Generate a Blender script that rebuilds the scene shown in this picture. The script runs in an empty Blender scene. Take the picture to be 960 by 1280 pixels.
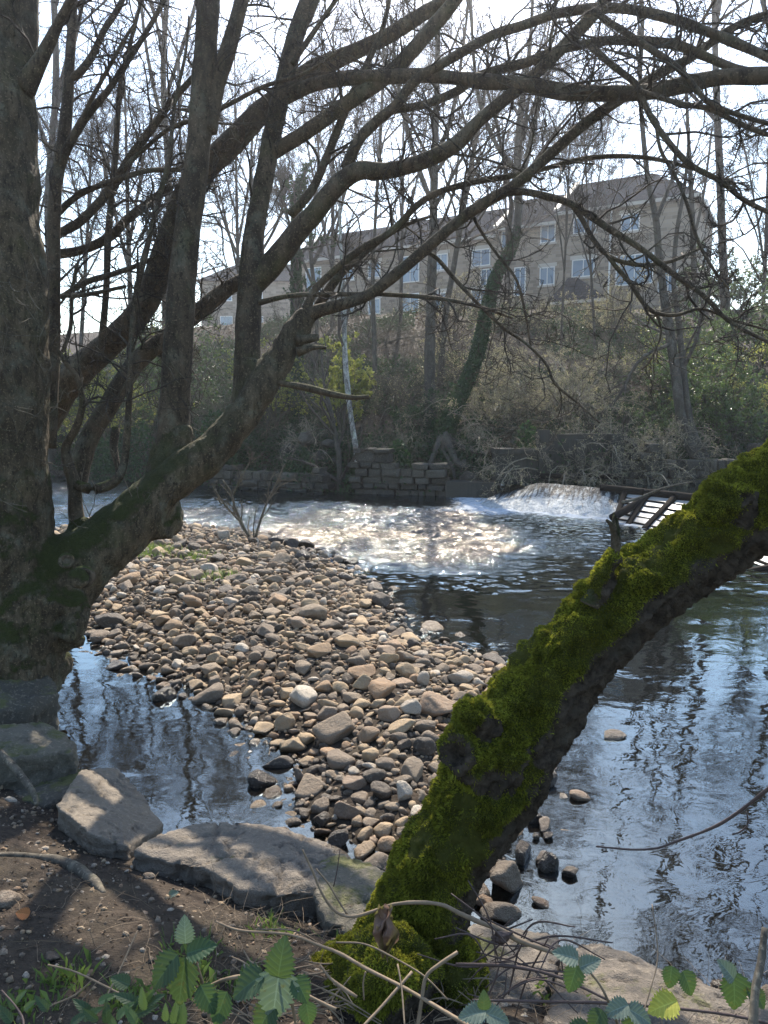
import bpy, math
import numpy as np
from math import radians as rad, sin, cos, pi

# ------------------------------------------------------------------ camera, world, sun, exposure
SC = bpy.context.scene
COL = SC.collection
H_CAM, PITCH, FPX = 2.3, rad(7.35), 930.0
cam_data = bpy.data.cameras.new('camera')
cam = bpy.data.objects.new('camera', cam_data)
COL.objects.link(cam)
cam.location = (0, 0, H_CAM)
cam.rotation_euler = (rad(90) - PITCH, 0, 0)
cam_data.sensor_fit = 'VERTICAL'
cam_data.sensor_height = 36
cam_data.lens = 36 * FPX / 1280
cam_data.clip_start = 0.05
cam_data.clip_end = 6000
SC.camera = cam

SUN_EL, SUN_AZ = rad(44), rad(4.0)          # azimuth clockwise from +Y
world = bpy.data.worlds.new('World')
SC.world = world
world.use_nodes = True
wn = world.node_tree.nodes
wn.clear()
wo = wn.new('ShaderNodeOutputWorld')
bg = wn.new('ShaderNodeBackground')
sky = wn.new('ShaderNodeTexSky')
sky.sky_type = 'NISHITA'
sky.sun_disc = False
sky.sun_elevation = SUN_EL
sky.sun_rotation = SUN_AZ
sky.air_density = 1.3
sky.dust_density = 0.9
sky.ozone_density = 2.5
bg.inputs[1].default_value = 0.15
world.node_tree.links.new(sky.outputs[0], bg.inputs[0])
world.node_tree.links.new(bg.outputs[0], wo.inputs[0])
sl = bpy.data.lights.new('sun', 'SUN')
sun = bpy.data.objects.new('sun', sl)
COL.objects.link(sun)
sl.energy = 5.0
sl.angle = rad(0.53)
sl.color = (1.0, 0.91, 0.78)
# light travels from the sun towards the scene
from mathutils import Vector
sdir = Vector((sin(SUN_AZ) * cos(SUN_EL), cos(SUN_AZ) * cos(SUN_EL), sin(SUN_EL)))
sun.rotation_euler = sdir.to_track_quat('Z', 'Y').to_euler()
sun.location = sdir * 100
SC.view_settings.view_transform = 'Standard'
SC.view_settings.look = 'None'
SC.view_settings.gamma = 1
SC.view_settings.use_curve_mapping = False
SC.view_settings.exposure = 1.2
SC.render.engine = 'CYCLES'
cy = SC.cycles
cy.max_bounces = 6
cy.diffuse_bounces = 2
cy.glossy_bounces = 3
cy.transmission_bounces = 3
cy.transparent_max_bounces = 8
cy.volume_bounces = 1
cy.sample_clamp_indirect = 6
cy.sample_clamp_direct = 0
cy.caustics_reflective = False
cy.caustics_refractive = False
cy.use_denoising = True
cy.use_adaptive_sampling = True
cy.adaptive_threshold = 0.006

rng = np.random.default_rng(11)

# ------------------------------------------------------------------ pixel helpers (photo pixels -> points with a real distance)
FWD = np.array([0, cos(PITCH), -sin(PITCH)])
UP = np.array([0, sin(PITCH), cos(PITCH)])
RGT = np.array([1.0, 0, 0])
CAM = np.array([0, 0, H_CAM])

def ray(px, py):
    return FWD + RGT * (px - 480) / FPX + UP * (640 - py) / FPX

def at(px, py, d):
    return CAM + ray(px, py) * d

def hit(px, py, z=0.0):
    r = ray(px, py)
    return CAM + r * ((z - H_CAM) / r[2])

def proj(P):
    P = np.asarray(P) - CAM
    d = P @ FWD
    return 480 + FPX * (P @ RGT) / d, 640 - FPX * (P @ UP) / d, d

# ------------------------------------------------------------------ noise
def _hash(ix, iy, iz, seed):
    h = (ix.astype(np.int64) * 374761393 + iy.astype(np.int64) * 668265263 + iz.astype(np.int64) * 2147483647 + seed * 144665) & 0xFFFFFFFF
    h = ((h ^ (h >> 13)) * 1274126177) & 0xFFFFFFFF
    h = ((h ^ (h >> 16)) * 2246822519) & 0xFFFFFFFF
    return ((h ^ (h >> 15)) & 0xFFFFFF) / float(0xFFFFFF) * 2 - 1

def vnoise(P, seed=0):
    P = np.asarray(P, dtype=float)
    i = np.floor(P).astype(np.int64)
    f = P - i
    f = f * f * f * (f * (f * 6 - 15) + 10)
    r = 0
    for dx in (0, 1):
        wx = f[..., 0] if dx else 1 - f[..., 0]
        for dy in (0, 1):
            wy = f[..., 1] if dy else 1 - f[..., 1]
            for dz in (0, 1):
                wz = f[..., 2] if dz else 1 - f[..., 2]
                r = r + _hash(i[..., 0] + dx, i[..., 1] + dy, i[..., 2] + dz, seed) * wx * wy * wz
    return r

def fbm(P, scale=1.0, octaves=4, seed=0, gain=0.5):
    P = np.asarray(P) * scale
    a, s, t = 1.0, 0, 0
    for o in range(octaves):
        s = s + a * vnoise(P + 17.3 * o, seed + o)
        t += a
        a *= gain
        P = P * 2.03
    return s / t

def smooth(a, b, x):
    t = np.clip((x - a) / (b - a), 0, 1)
    return t * t * (3 - 2 * t)

def unit(v):
    return v / np.maximum(np.linalg.norm(v, axis=-1, keepdims=True), 1e-9)

# ------------------------------------------------------------------ mesh helpers
def tag(o, label=None, cat=None, group=None, kind=None):
    if label: o['label'] = label
    if cat: o['category'] = cat
    if group: o['group'] = group
    if kind: o['kind'] = kind
    return o

def empty(name, loc=(0, 0, 0), label=None, cat=None, group=None):
    o = bpy.data.objects.new(name, None)
    COL.objects.link(o)
    o.location = loc
    o.empty_display_size = 0.1
    return tag(o, label, cat, group)

class MB:
    """collects vertices and tri / quad arrays, links them as ONE mesh"""
    def __init__(s):
        s.v, s.q, s.t, s.n, s.a = [], [], [], 0, {}
    def add(s, V, Q=None, T=None, **attrs):
        V = np.asarray(V, dtype=float).reshape(-1, 3)
        if Q is not None and len(Q): s.q.append(np.asarray(Q, dtype=np.int64).reshape(-1, 4) + s.n)
        if T is not None and len(T): s.t.append(np.asarray(T, dtype=np.int64).reshape(-1, 3) + s.n)
        for k, val in attrs.items():
            s.a.setdefault(k, []).append((s.n, np.broadcast_to(np.asarray(val, dtype=float), (len(V),)).copy()))
        s.v.append(V)
        s.n += len(V)
        return s
    def build(s, name, mat, parent=None, smooth_=True, loc=None):
        V = np.concatenate(s.v) if s.v else np.zeros((0, 3))
        me = bpy.data.meshes.new(name)
        org = np.zeros(3)
        if loc is not None:
            org = np.asarray(loc, dtype=float)
        elif parent is not None:
            org = np.zeros(3)
        V = V - org
        me.vertices.add(len(V))
        me.vertices.foreach_set('co', V.astype(np.float32).ravel())
        Q = np.concatenate(s.q) if s.q else np.zeros((0, 4), int)
        T = np.concatenate(s.t) if s.t else np.zeros((0, 3), int)
        nl = len(Q) * 4 + len(T) * 3
        me.loops.add(nl)
        me.loops.foreach_set('vertex_index', np.concatenate([Q.ravel(), T.ravel()]).astype(np.int32))
        me.polygons.add(len(Q) + len(T))
        st = np.concatenate([np.arange(len(Q)) * 4, len(Q) * 4 + np.arange(len(T)) * 3])
        me.polygons.foreach_set('loop_start', st.astype(np.int32))
        me.update(calc_edges=True)
        me.polygons.foreach_set('use_smooth', np.full(len(Q) + len(T), bool(smooth_)))
        for k, parts in s.a.items():
            arr = np.zeros(len(V), np.float32)
            for off, val in parts: arr[off:off + len(val)] = val
            at_ = me.attributes.new(k, 'FLOAT', 'POINT')
            at_.data.foreach_set('value', arr)
        if mat: me.materials.append(mat)
        o = bpy.data.objects.new(name, me)
        COL.objects.link(o)
        if parent is not None:
            o.parent = parent
            # geometry is in world coordinates: cancel the parent's transform
            o.location = -Vector(parent.location) + Vector(org)
            if parent.parent is not None: o.location -= Vector(parent.parent.location)
        elif loc is not None:
            o.location = org
        return o

def resample(pts, step=None, n=None):
    """Catmull-Rom through rows of pts (any columns; first three are xyz)"""
    P = np.asarray(pts, dtype=float)
    if len(P) == 2: P = np.array([P[0], (P[0] + P[1]) / 2, P[1]])
    E = np.vstack([2 * P[0] - P[1], P, 2 * P[-1] - P[-2]])
    seg = np.linalg.norm(np.diff(P[:, :3], axis=0), axis=1)
    out = []
    for i in range(len(P) - 1):
        k = 8
        t = np.linspace(0, 1, k, endpoint=False)[:, None]
        a, b, c, d = E[i], E[i + 1], E[i + 2], E[i + 3]
        out.append(0.5 * ((2 * b) + (-a + c) * t + (2 * a - 5 * b + 4 * c - d) * t * t + (-a + 3 * b - 3 * c + d) * t ** 3))
    out.append(P[-1:])
    C = np.vstack(out)
    L = np.concatenate([[0], np.cumsum(np.linalg.norm(np.diff(C[:, :3], axis=0), axis=1))])
    if n is None: n = max(4, int(L[-1] / step) + 1)
    s = np.linspace(0, L[-1], n)
    return np.stack([np.interp(s, L, C[:, j]) for j in range(C.shape[1])], 1)

def frames(P):
    T = unit(np.gradient(P, axis=-2))
    m = unit(P[..., -1:, :] - P[..., :1, :])
    ref = np.where(np.abs(m[..., 2:3]) < 0.8, np.array([0, 0, 1.0]), np.array([1.0, 0, 0]))
    ref = np.broadcast_to(ref, T.shape)
    A = unit(np.cross(T, ref))
    B = np.cross(T, A)
    return T, A, B

def tubes(P, R, sides=3):
    """P (N,k,3), R (N,k) -> V, Q for N open tapered tubes"""
    P = np.asarray(P, dtype=float); R = np.asarray(R, dtype=float)
    if P.ndim == 2: P, R = P[None], R[None]
    N, k = R.shape
    T, A, B = frames(P)
    th = np.arange(sides) / sides * 2 * pi
    V = P[:, :, None, :] + R[:, :, None, None] * (np.cos(th)[:, None] * A[:, :, None, :] + np.sin(th)[:, None] * B[:, :, None, :])
    b = (np.arange(N) * k * sides)[:, None, None] + (np.arange(k - 1) * sides)[None, :, None]
    j = np.arange(sides)[None, None, :]
    j2 = (j + 1) % sides
    Q = np.stack([b + j, b + j2, b + sides + j2, b + sides + j], -1).reshape(-1, 4)
    return V.reshape(-1, 3), Q

def big_tube(pts, sides=24, step=0.03, amp=0.06, freq=4.0, seed=0, ridge=0.0, cap=True, fine=0.0):
    """one thick limb: rows (x,y,z,r). amp relative to radius"""
    C = resample(pts, step)
    P, R = C[:, :3], C[:, 3]
    T, A, B = frames(P)
    th = np.arange(sides) / sides * 2 * pi
    D = np.cos(th)[None, :, None] * A[:, None, :] + np.sin(th)[None, :, None] * B[:, None, :]
    S = P[:, None, :] + D * R[:, None, None]
    rr = 1 + amp * fbm(S, freq, 3, seed) * 2.0
    if fine: rr = rr + fine * fbm(S * np.array([1, 1, .45]), freq * 6, 3, seed + 9)
    if ridge: rr = rr + ridge * np.cos(3 * th + 5 * fbm(P, 1.2, 2, seed + 5)[:, None])
    V = P[:, None, :] + D * (R[:, None, None] * rr[..., None])
    k = len(P)
    b = (np.arange(k - 1) * sides)[:, None]
    j = np.arange(sides)[None]
    j2 = (j + 1) % sides
    Q = np.stack([b + j, b + j2, b + sides + j2, b + sides + j], -1).reshape(-1, 4)
    V = V.reshape(-1, 3)
    Tt = []
    if cap:
        V = np.vstack([V, P[0], P[-1] + T[-1] * R[-1] * 0.2])
        c0, c1 = k * sides, k * sides + 1
        jj = np.arange(sides); j3 = (jj + 1) % sides
        Tt = np.vstack([np.stack([np.full(sides, c0), j3, jj], 1), np.stack([np.full(sides, c1), (k - 1) * sides + jj, (k - 1) * sides + j3], 1)])
    return V, Q, (Tt if cap else None), C

def spawn(P, R, m, t0=0.2, t1=0.95, ang=(0.5, 1.0), lr=(0.35, 0.7), rr=0.5, k=5, wig=0.25, up=0.15, rmin=0.0012, L0=None, rg=rng, drop=0.0):
    """children of N parent polylines: N*m polylines"""
    N, kp = R.shape
    t = rg.uniform(t0, t1, (N, m)) * (kp - 1)
    i = np.clip(t.astype(int), 0, kp - 2); f = (t - i)[..., None]
    n = np.arange(N)[:, None]
    pos = P[n, i] * (1 - f) + P[n, i + 1] * f
    T = unit(P[n, i + 1] - P[n, i])
    r0 = (R[n, i] * (1 - f[..., 0]) + R[n, i + 1] * f[..., 0]) * rr * rg.uniform(0.7, 1.1, (N, m))
    L = np.linalg.norm(np.diff(P, axis=1), axis=2).sum(1)[:, None] if L0 is None else np.full((N, 1), L0)
    L = L * rg.uniform(lr[0], lr[1], (N, m)) * (1 - 0.35 * t / (kp - 1))
    perp = unit(np.cross(T, unit(rg.normal(size=(N, m, 3)))))
    a = rg.uniform(ang[0], ang[1], (N, m))[..., None]
    d = unit(np.cos(a) * T + np.sin(a) * perp + np.array([0, 0, up]))
    pos, d, r0, L = pos.reshape(-1, 3), d.reshape(-1, 3), r0.ravel(), L.ravel()
    M = len(L)
    out = np.zeros((M, k, 3)); out[:, 0] = pos
    cur = rg.normal(size=(M, 3)) * wig * 0.6
    for s in range(1, k):
        cur = cur * 0.5 + rg.normal(size=(M, 3)) * wig
        d = unit(d + cur + np.array([0, 0, up * 0.5 - drop]))
        out[:, s] = out[:, s - 1] + d * (L / (k - 1))[:, None]
    rad_ = np.maximum(r0, rmin)[:, None] * np.linspace(1, 0.35, k)[None]
    return out, np.maximum(rad_, rmin * 0.7)

def leaf_quads(C, size, nrm=None, rg=rng, asp=0.6, tiltz=0.0):
    """small folded diamond leaves at points C"""
    N = len(C)
    d = unit(rg.normal(size=(N, 3)) + np.array([0, 0, tiltz]))
    nn = unit(rg.normal(size=(N, 3)) + (0 if nrm is None else nrm * 2))
    s = unit(np.cross(d, nn)); d = unit(np.cross(nn, s))
    L = (size * rg.uniform(0.6, 1.3, N))[:, None]
    a = C - d * L * .5; b = C + s * L * asp * .5 + nn * L * .12; c = C + d * L * .5; e = C - s * L * asp * .5 + nn * L * .12
    V = np.stack([a, b, c, e], 1).reshape(-1, 3)
    i = np.arange(N)[:, None] * 4
    T = np.concatenate([i + np.array([0, 1, 2]), i + np.array([0, 2, 3])])
    return V, T

# ------------------------------------------------------------------ materials
class Mat:
    def __init__(s, name):
        s.m = bpy.data.materials.new(name)
        s.m.use_nodes = True
        s.nt = s.m.node_tree
        s.n, s.l = s.nt.nodes, s.nt.links
        s.b = s.n['Principled BSDF']
        s.out = s.n['Material Output']
        s.pos = s.node('ShaderNodeNewGeometry').outputs['Position']
        s.geo = s.n['Geometry'] if 'Geometry' in s.n else None
    def node(s, t, **kw):
        n = s.n.new(t)
        for k, v in kw.items(): setattr(n, k, v)
        return n
    def set(s, **kw):
        for k, v in kw.items():
            i = s.b.inputs[{'color': 'Base Color', 'rough': 'Roughness', 'spec': 'Specular IOR Level', 'trans': 'Transmission Weight', 'metal': 'Metallic', 'ior': 'IOR', 'alpha': 'Alpha', 'sheen': 'Sheen Weight', 'sss': 'Subsurface Weight'}[k]]
            if hasattr(v, 'is_linked') or isinstance(v, bpy.types.NodeSocket): s.l.new(v, i)
            else: i.default_value = (*v, 1) if k == 'color' else v
        return s
    def inp(s, sock, v):
        if isinstance(v, bpy.types.NodeSocket): s.l.new(v, sock)
        elif isinstance(v, (tuple, list)) and len(v) == 3 and len(sock.default_value) == 4: sock.default_value = (*v, 1)
        else: sock.default_value = v
    def noise(s, scale, detail=4, rough=0.55, vec=None, dist=0.0, color=False):
        n = s.node('ShaderNodeTexNoise')
        n.inputs['Scale'].default_value = scale; n.inputs['Detail'].default_value = detail
        n.inputs['Roughness'].default_value = rough; n.inputs['Distortion'].default_value = dist
        s.l.new(vec or s.pos, n.inputs['Vector'])
        return n.outputs[1 if color else 0]
    def voro(s, scale, feature='F1', vec=None, out='Distance'):
        n = s.node('ShaderNodeTexVoronoi', feature=feature)
        n.inputs['Scale'].default_value = scale
        s.l.new(vec or s.pos, n.inputs['Vector'])
        return n.outputs[out]
    def scl(s, v3, vec=None):
        n = s.node('ShaderNodeVectorMath', operation='MULTIPLY')
        s.l.new(vec or s.pos, n.inputs[0]); n.inputs[1].default_value = v3
        return n.outputs[0]
    def math(s, op, a, b=0.0, c=None, clamp=False):
        n = s.node('ShaderNodeMath', operation=op, use_clamp=clamp)
        s.inp(n.inputs[0], a); s.inp(n.inputs[1], b)
        if c is not None: s.inp(n.inputs[2], c)
        return n.outputs[0]
    def ramp(s, f, a, b):
        n = s.node('ShaderNodeMapRange', interpolation_type='SMOOTHSTEP')
        s.inp(n.inputs[0], f); n.inputs[1].default_value = a; n.inputs[2].default_value = b
        return n.outputs[0]
    def mix(s, f, a, b):
        n = s.node('ShaderNodeMix', data_type='RGBA')
        s.inp(n.inputs[0], f); s.inp(n.inputs[6], a); s.inp(n.inputs[7], b)
        return n.outputs[2]
    def attr(s, name):
        n = s.node('ShaderNodeAttribute', attribute_name=name)
        return n.outputs['Fac']
    def normal_z(s):
        n = s.node('ShaderNodeNewGeometry')
        x = s.node('ShaderNodeSeparateXYZ')
        s.l.new(n.outputs['Normal'], x.inputs[0])
        return x.outputs[2]
    def pos_z(s):
        x = s.node('ShaderNodeSeparateXYZ'); s.l.new(s.pos, x.inputs[0]); return x.outputs[2]
    def island(s):
        return s.node('ShaderNodeNewGeometry').outputs['Random Per Island']
    def ramp_cols(s, f, stops):
        n = s.node('ShaderNodeValToRGB')
        e = n.color_ramp.elements
        while len(e) < len(stops): e.new(0.5)
        for i, (p, c) in enumerate(stops):
            e[i].position = p; e[i].color = (*c, 1)
        s.inp(n.inputs[0], f)
        return n.outputs[0]
    def bump(s, h, strength=0.5, dist=0.02, nrm=None):
        n = s.node('ShaderNodeBump')
        n.inputs['Strength'].default_value = strength; n.inputs['Distance'].default_value = dist
        s.l.new(h, n.inputs['Height'])
        if nrm is not None: s.l.new(nrm, n.inputs['Normal'])
        s.l.new(n.outputs[0], s.b.inputs['Normal'])
        return n.outputs[0]

def leafy(name, c1, c2, rough=0.5, transl=0.35, spec=0.4):
    m = Mat(name)
    c = m.mix(m.island(), c1, c2)
    m.set(color=c, rough=rough, spec=spec)
    tr = m.node('ShaderNodeBsdfTranslucent')
    m.l.new(m.mix(0.5, c, tuple(min(1, x * 2.2) for x in c2)), tr.inputs[0])
    mx = m.node('ShaderNodeMixShader'); mx.inputs[0].default_value = transl
    m.l.new(m.b.outputs[0], mx.inputs[1]); m.l.new(tr.outputs[0], mx.inputs[2])
    m.l.new(mx.outputs[0], m.out.inputs[0])
    return m.m

def bark(name, c_dark, c_light, moss=0.0, moss_top=99.0, fissure=14.0, lichen=0.3, bdist=0.02, mosscol=(0.05, 0.058, 0.014)):
    m = Mat(name)
    v = m.scl((1, 1, 0.35))
    n1 = m.noise(6, 5, 0.6); n2 = m.noise(fissure, 6, 0.65, v, 0.6); n3 = m.noise(70, 4, 0.6)
    c = m.mix(m.ramp(n2, 0.35, 0.7), c_dark, c_light)
    c = m.mix(m.math('MULTIPLY', m.ramp(n1, 0.5, 0.72), lichen), c, (0.19, 0.2, 0.15))
    c = m.mix(m.math('MULTIPLY', m.ramp(m.noise(1.7, 3), 0.45, 0.7), 0.4), c, tuple(x * 0.6 for x in c_dark))
    c = m.mix(m.math('MULTIPLY', m.ramp(m.noise(3.1, 5, 0.7), 0.5, 0.68), 0.35), c, (c_light[0] * .62, c_light[1] * .86, c_light[2] * .5))
    c = m.mix(m.math('MULTIPLY', m.ramp(n3, 0.56, 0.66), 0.55), c, tuple(x * 1.9 for x in c_light))
    c = m.mix(m.math('MULTIPLY', m.ramp(m.noise(40, 4, 0.7, m.scl((1, 1, .5))), 0.55, 0.66), 0.75), c, tuple(x * 0.35 for x in c_dark))
    h = m.math('ADD', m.math('MULTIPLY', n2, 0.8), m.math('MULTIPLY', n3, 0.25))
    if moss > 0:
        nz = m.normal_z()
        f = m.math('ADD', m.math('MULTIPLY', nz, 0.55), m.math('ADD', m.math('MULTIPLY', m.noise(5, 5, 0.65), 0.75), m.math('MULTIPLY', m.noise(28, 5, 0.7), 0.35)))
        f = m.ramp(f, 0.95 - moss * 0.45, 1.15 - moss * 0.45)
        if moss_top < 90: f = m.math('MULTIPLY', f, m.ramp(m.pos_z(), moss_top, moss_top * 0.55))
        c = m.mix(f, c, m.mix(m.noise(30, 3), tuple(x * 0.6 for x in mosscol), tuple(x * 1.5 for x in mosscol)))
        h = m.math('ADD', h, m.math('MULTIPLY', f, m.math('MULTIPLY', m.noise(90, 4), 1.2)))
    m.set(color=c, rough=0.85, spec=0.25)
    m.bump(h, 1.0, bdist * 1.8)
    return m.m
# ------------------------------------------------------------------ material set
BARK_L = bark('sycamore_bark', (0.044, 0.033, 0.020), (0.135, 0.104, 0.066), moss=0.8, moss_top=2.6, lichen=0.5, bdist=0.03)
BARK_LIMB = bark('smooth_limb_bark', (0.038, 0.028, 0.018), (0.118, 0.088, 0.058), moss=0.3, moss_top=3.4, fissure=9, lichen=0.35, bdist=0.012)
BARK_TWIG = bark('twig_bark', (0.03, 0.023, 0.018), (0.07, 0.054, 0.042), bdist=0.003)
BARK_FAR = bark('far_tree_bark', (0.045, 0.037, 0.029), (0.11, 0.092, 0.072), fissure=5, bdist=0.03)
BARK_FARTWIG = bark('far_twig_bark', (0.05, 0.038, 0.031), (0.10, 0.08, 0.066), bdist=0.003)
BARK_BIRCH = bark('birch_bark', (0.09, 0.08, 0.07), (0.5, 0.48, 0.44), fissure=9, bdist=0.01)
BARK_SHRUB = bark('shrub_bark', (0.055, 0.046, 0.035), (0.14, 0.118, 0.086), bdist=0.003)
IVY = leafy('ivy_leaves', (0.012, 0.028, 0.010), (0.036, 0.07, 0.022), 0.6, 0.2, 0.25)
BUDS = leafy('young_leaves', (0.13, 0.15, 0.035), (0.26, 0.27, 0.06), 0.5, 0.5)
HAZEL = bark('hazel_bark', (0.16, 0.13, 0.095), (0.34, 0.29, 0.21), bdist=0.003)  # pale hazel twigs, with sunlight on the tangles also put into the colour
BUDS_PALE = leafy('pale_catkins', (0.2, 0.18, 0.1), (0.32, 0.29, 0.16), 0.6, 0.4)
GREEN_SHRUB = leafy('evergreen_shrub_leaves', (0.035, 0.065, 0.02), (0.10, 0.15, 0.04), 0.4, 0.3)
LITTER = leafy('dead_leaves', (0.035, 0.025, 0.017), (0.10, 0.07, 0.046), 0.8, 0.25, 0.2)
GRASS = leafy('grass_blades', (0.04, 0.075, 0.015), (0.12, 0.17, 0.04), 0.5, 0.4)

def soil_mat():
    m = Mat('soil')
    z = m.pos_z()
    n1 = m.noise(1.3, 6, 0.6); n2 = m.noise(18, 6, 0.7); n3 = m.noise(90, 4, 0.6)
    c = m.mix(m.ramp(n2, 0.3, 0.72), (0.022, 0.016, 0.012), (0.07, 0.052, 0.038))
    c = m.mix(m.math('MULTIPLY', m.ramp(n1, 0.45, 0.65), 0.6), c, (0.06, 0.048, 0.032))
    c = m.mix(m.math('MULTIPLY', m.ramp(n3, 0.62, 0.75), 0.5), c, (0.2, 0.165, 0.125))
    # wet mud and silt below the waterline
    c = m.mix(m.ramp(z, 0.08, -0.03), c, (0.022, 0.018, 0.013))
    m.set(color=c, rough=0.92, spec=0.2)
    m.bump(m.math('ADD', n2, m.math('MULTIPLY', n3, 0.4)), 0.9, 0.03)
    return m.m
SOIL = soil_mat()

def rock_mat(name, stops, mossy=0.0, bed=0.0):
    m = Mat(name)
    t = m.attr('tint')
    c = m.ramp_cols(t, stops)
    n1 = m.noise(7, 6, 0.65, dist=0.4); n2 = m.noise(45, 5, 0.65); n3 = m.noise(180, 3, 0.6)
    c = m.mix(m.math('MULTIPLY', m.ramp(n1, 0.4, 0.65), 0.45), c, m.mix(0.5, c, (0.09, 0.075, 0.06)))
    c = m.mix(m.math('MULTIPLY', m.ramp(n2, 0.52, 0.66), 0.5), c, (0.3, 0.25, 0.19))
    c = m.mix(m.math('MULTIPLY', m.ramp(n3, 0.55, 0.66), 0.5), c, (0.05, 0.043, 0.036))
    w = m.math('MAXIMUM', m.attr('wet'), m.ramp(m.math('ADD', m.pos_z(), m.math('MULTIPLY', n1, 0.05)), 0.065, 0.04))
    n = m.node('ShaderNodeMix', data_type='RGBA', blend_type='MULTIPLY')
    m.inp(n.inputs[0], m.math('MULTIPLY', w, 0.85)); m.inp(n.inputs[6], c); m.inp(n.inputs[7], (0.34, 0.31, 0.28))
    c = n.outputs[2]
    if mossy > 0:
        f = m.math('ADD', m.math('MULTIPLY', m.normal_z(), 0.4), m.noise(4, 5, 0.65))
        f = m.ramp(f, 0.98 - mossy * 0.3, 1.1 - mossy * 0.3)
        c = m.mix(f, c, m.mix(n2, (0.05, 0.055, 0.02), (0.13, 0.125, 0.045)))
    m.set(color=c, spec=0.35)
    m.set(rough=m.math('SUBTRACT', 0.85, m.math('MULTIPLY', w, 0.6)))
    h = m.math('ADD', m.math('MULTIPLY', n1, 0.9), m.math('ADD', m.math('MULTIPLY', n2, 0.35), m.math('MULTIPLY', n3, 0.12)))
    m.bump(h, 1.0, 0.035)
    return m.m
STOPS = [(0.0, (0.075, 0.057, 0.042)), (0.2, (0.18, 0.138, 0.10)), (0.4, (0.25, 0.19, 0.13)), (0.6, (0.38, 0.275, 0.165)), (0.8, (0.25, 0.155, 0.09)), (1.0, (0.44, 0.385, 0.31))]
COBBLE = rock_mat('river_cobble', STOPS)
SLAB = rock_mat('gritstone_slab', [(0, (0.08, 0.068, 0.052)), (0.5, (0.155, 0.13, 0.105)), (1, (0.22, 0.18, 0.13))], mossy=0.12)
SLAB_MOSS = rock_mat('mossy_slab', [(0, (0.05, 0.046, 0.036)), (0.5, (0.10, 0.09, 0.068)), (1, (0.15, 0.13, 0.095))], mossy=0.4)
WALLSTONE = rock_mat('wall_stone', [(0, (0.022, 0.02, 0.015)), (0.5, (0.045, 0.04, 0.031)), (1, (0.085, 0.075, 0.058))], mossy=0.35)

def concrete():
    m = Mat('weathered_concrete')
    n1 = m.noise(1.5, 6, 0.7); n2 = m.noise(14, 5, 0.6)
    st = m.noise(4, 4, 0.6, m.scl((3, 3, 0.25)))
    c = m.mix(n1, (0.035, 0.032, 0.026), (0.085, 0.076, 0.062))
    c = m.mix(m.math('MULTIPLY', m.ramp(st, 0.45, 0.65), 0.6), c, (0.035, 0.035, 0.028))
    m.set(color=c, rough=0.9, spec=0.2); m.bump(n2, 0.5, 0.03)
    return m.m
CONCRETE = concrete()

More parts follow.
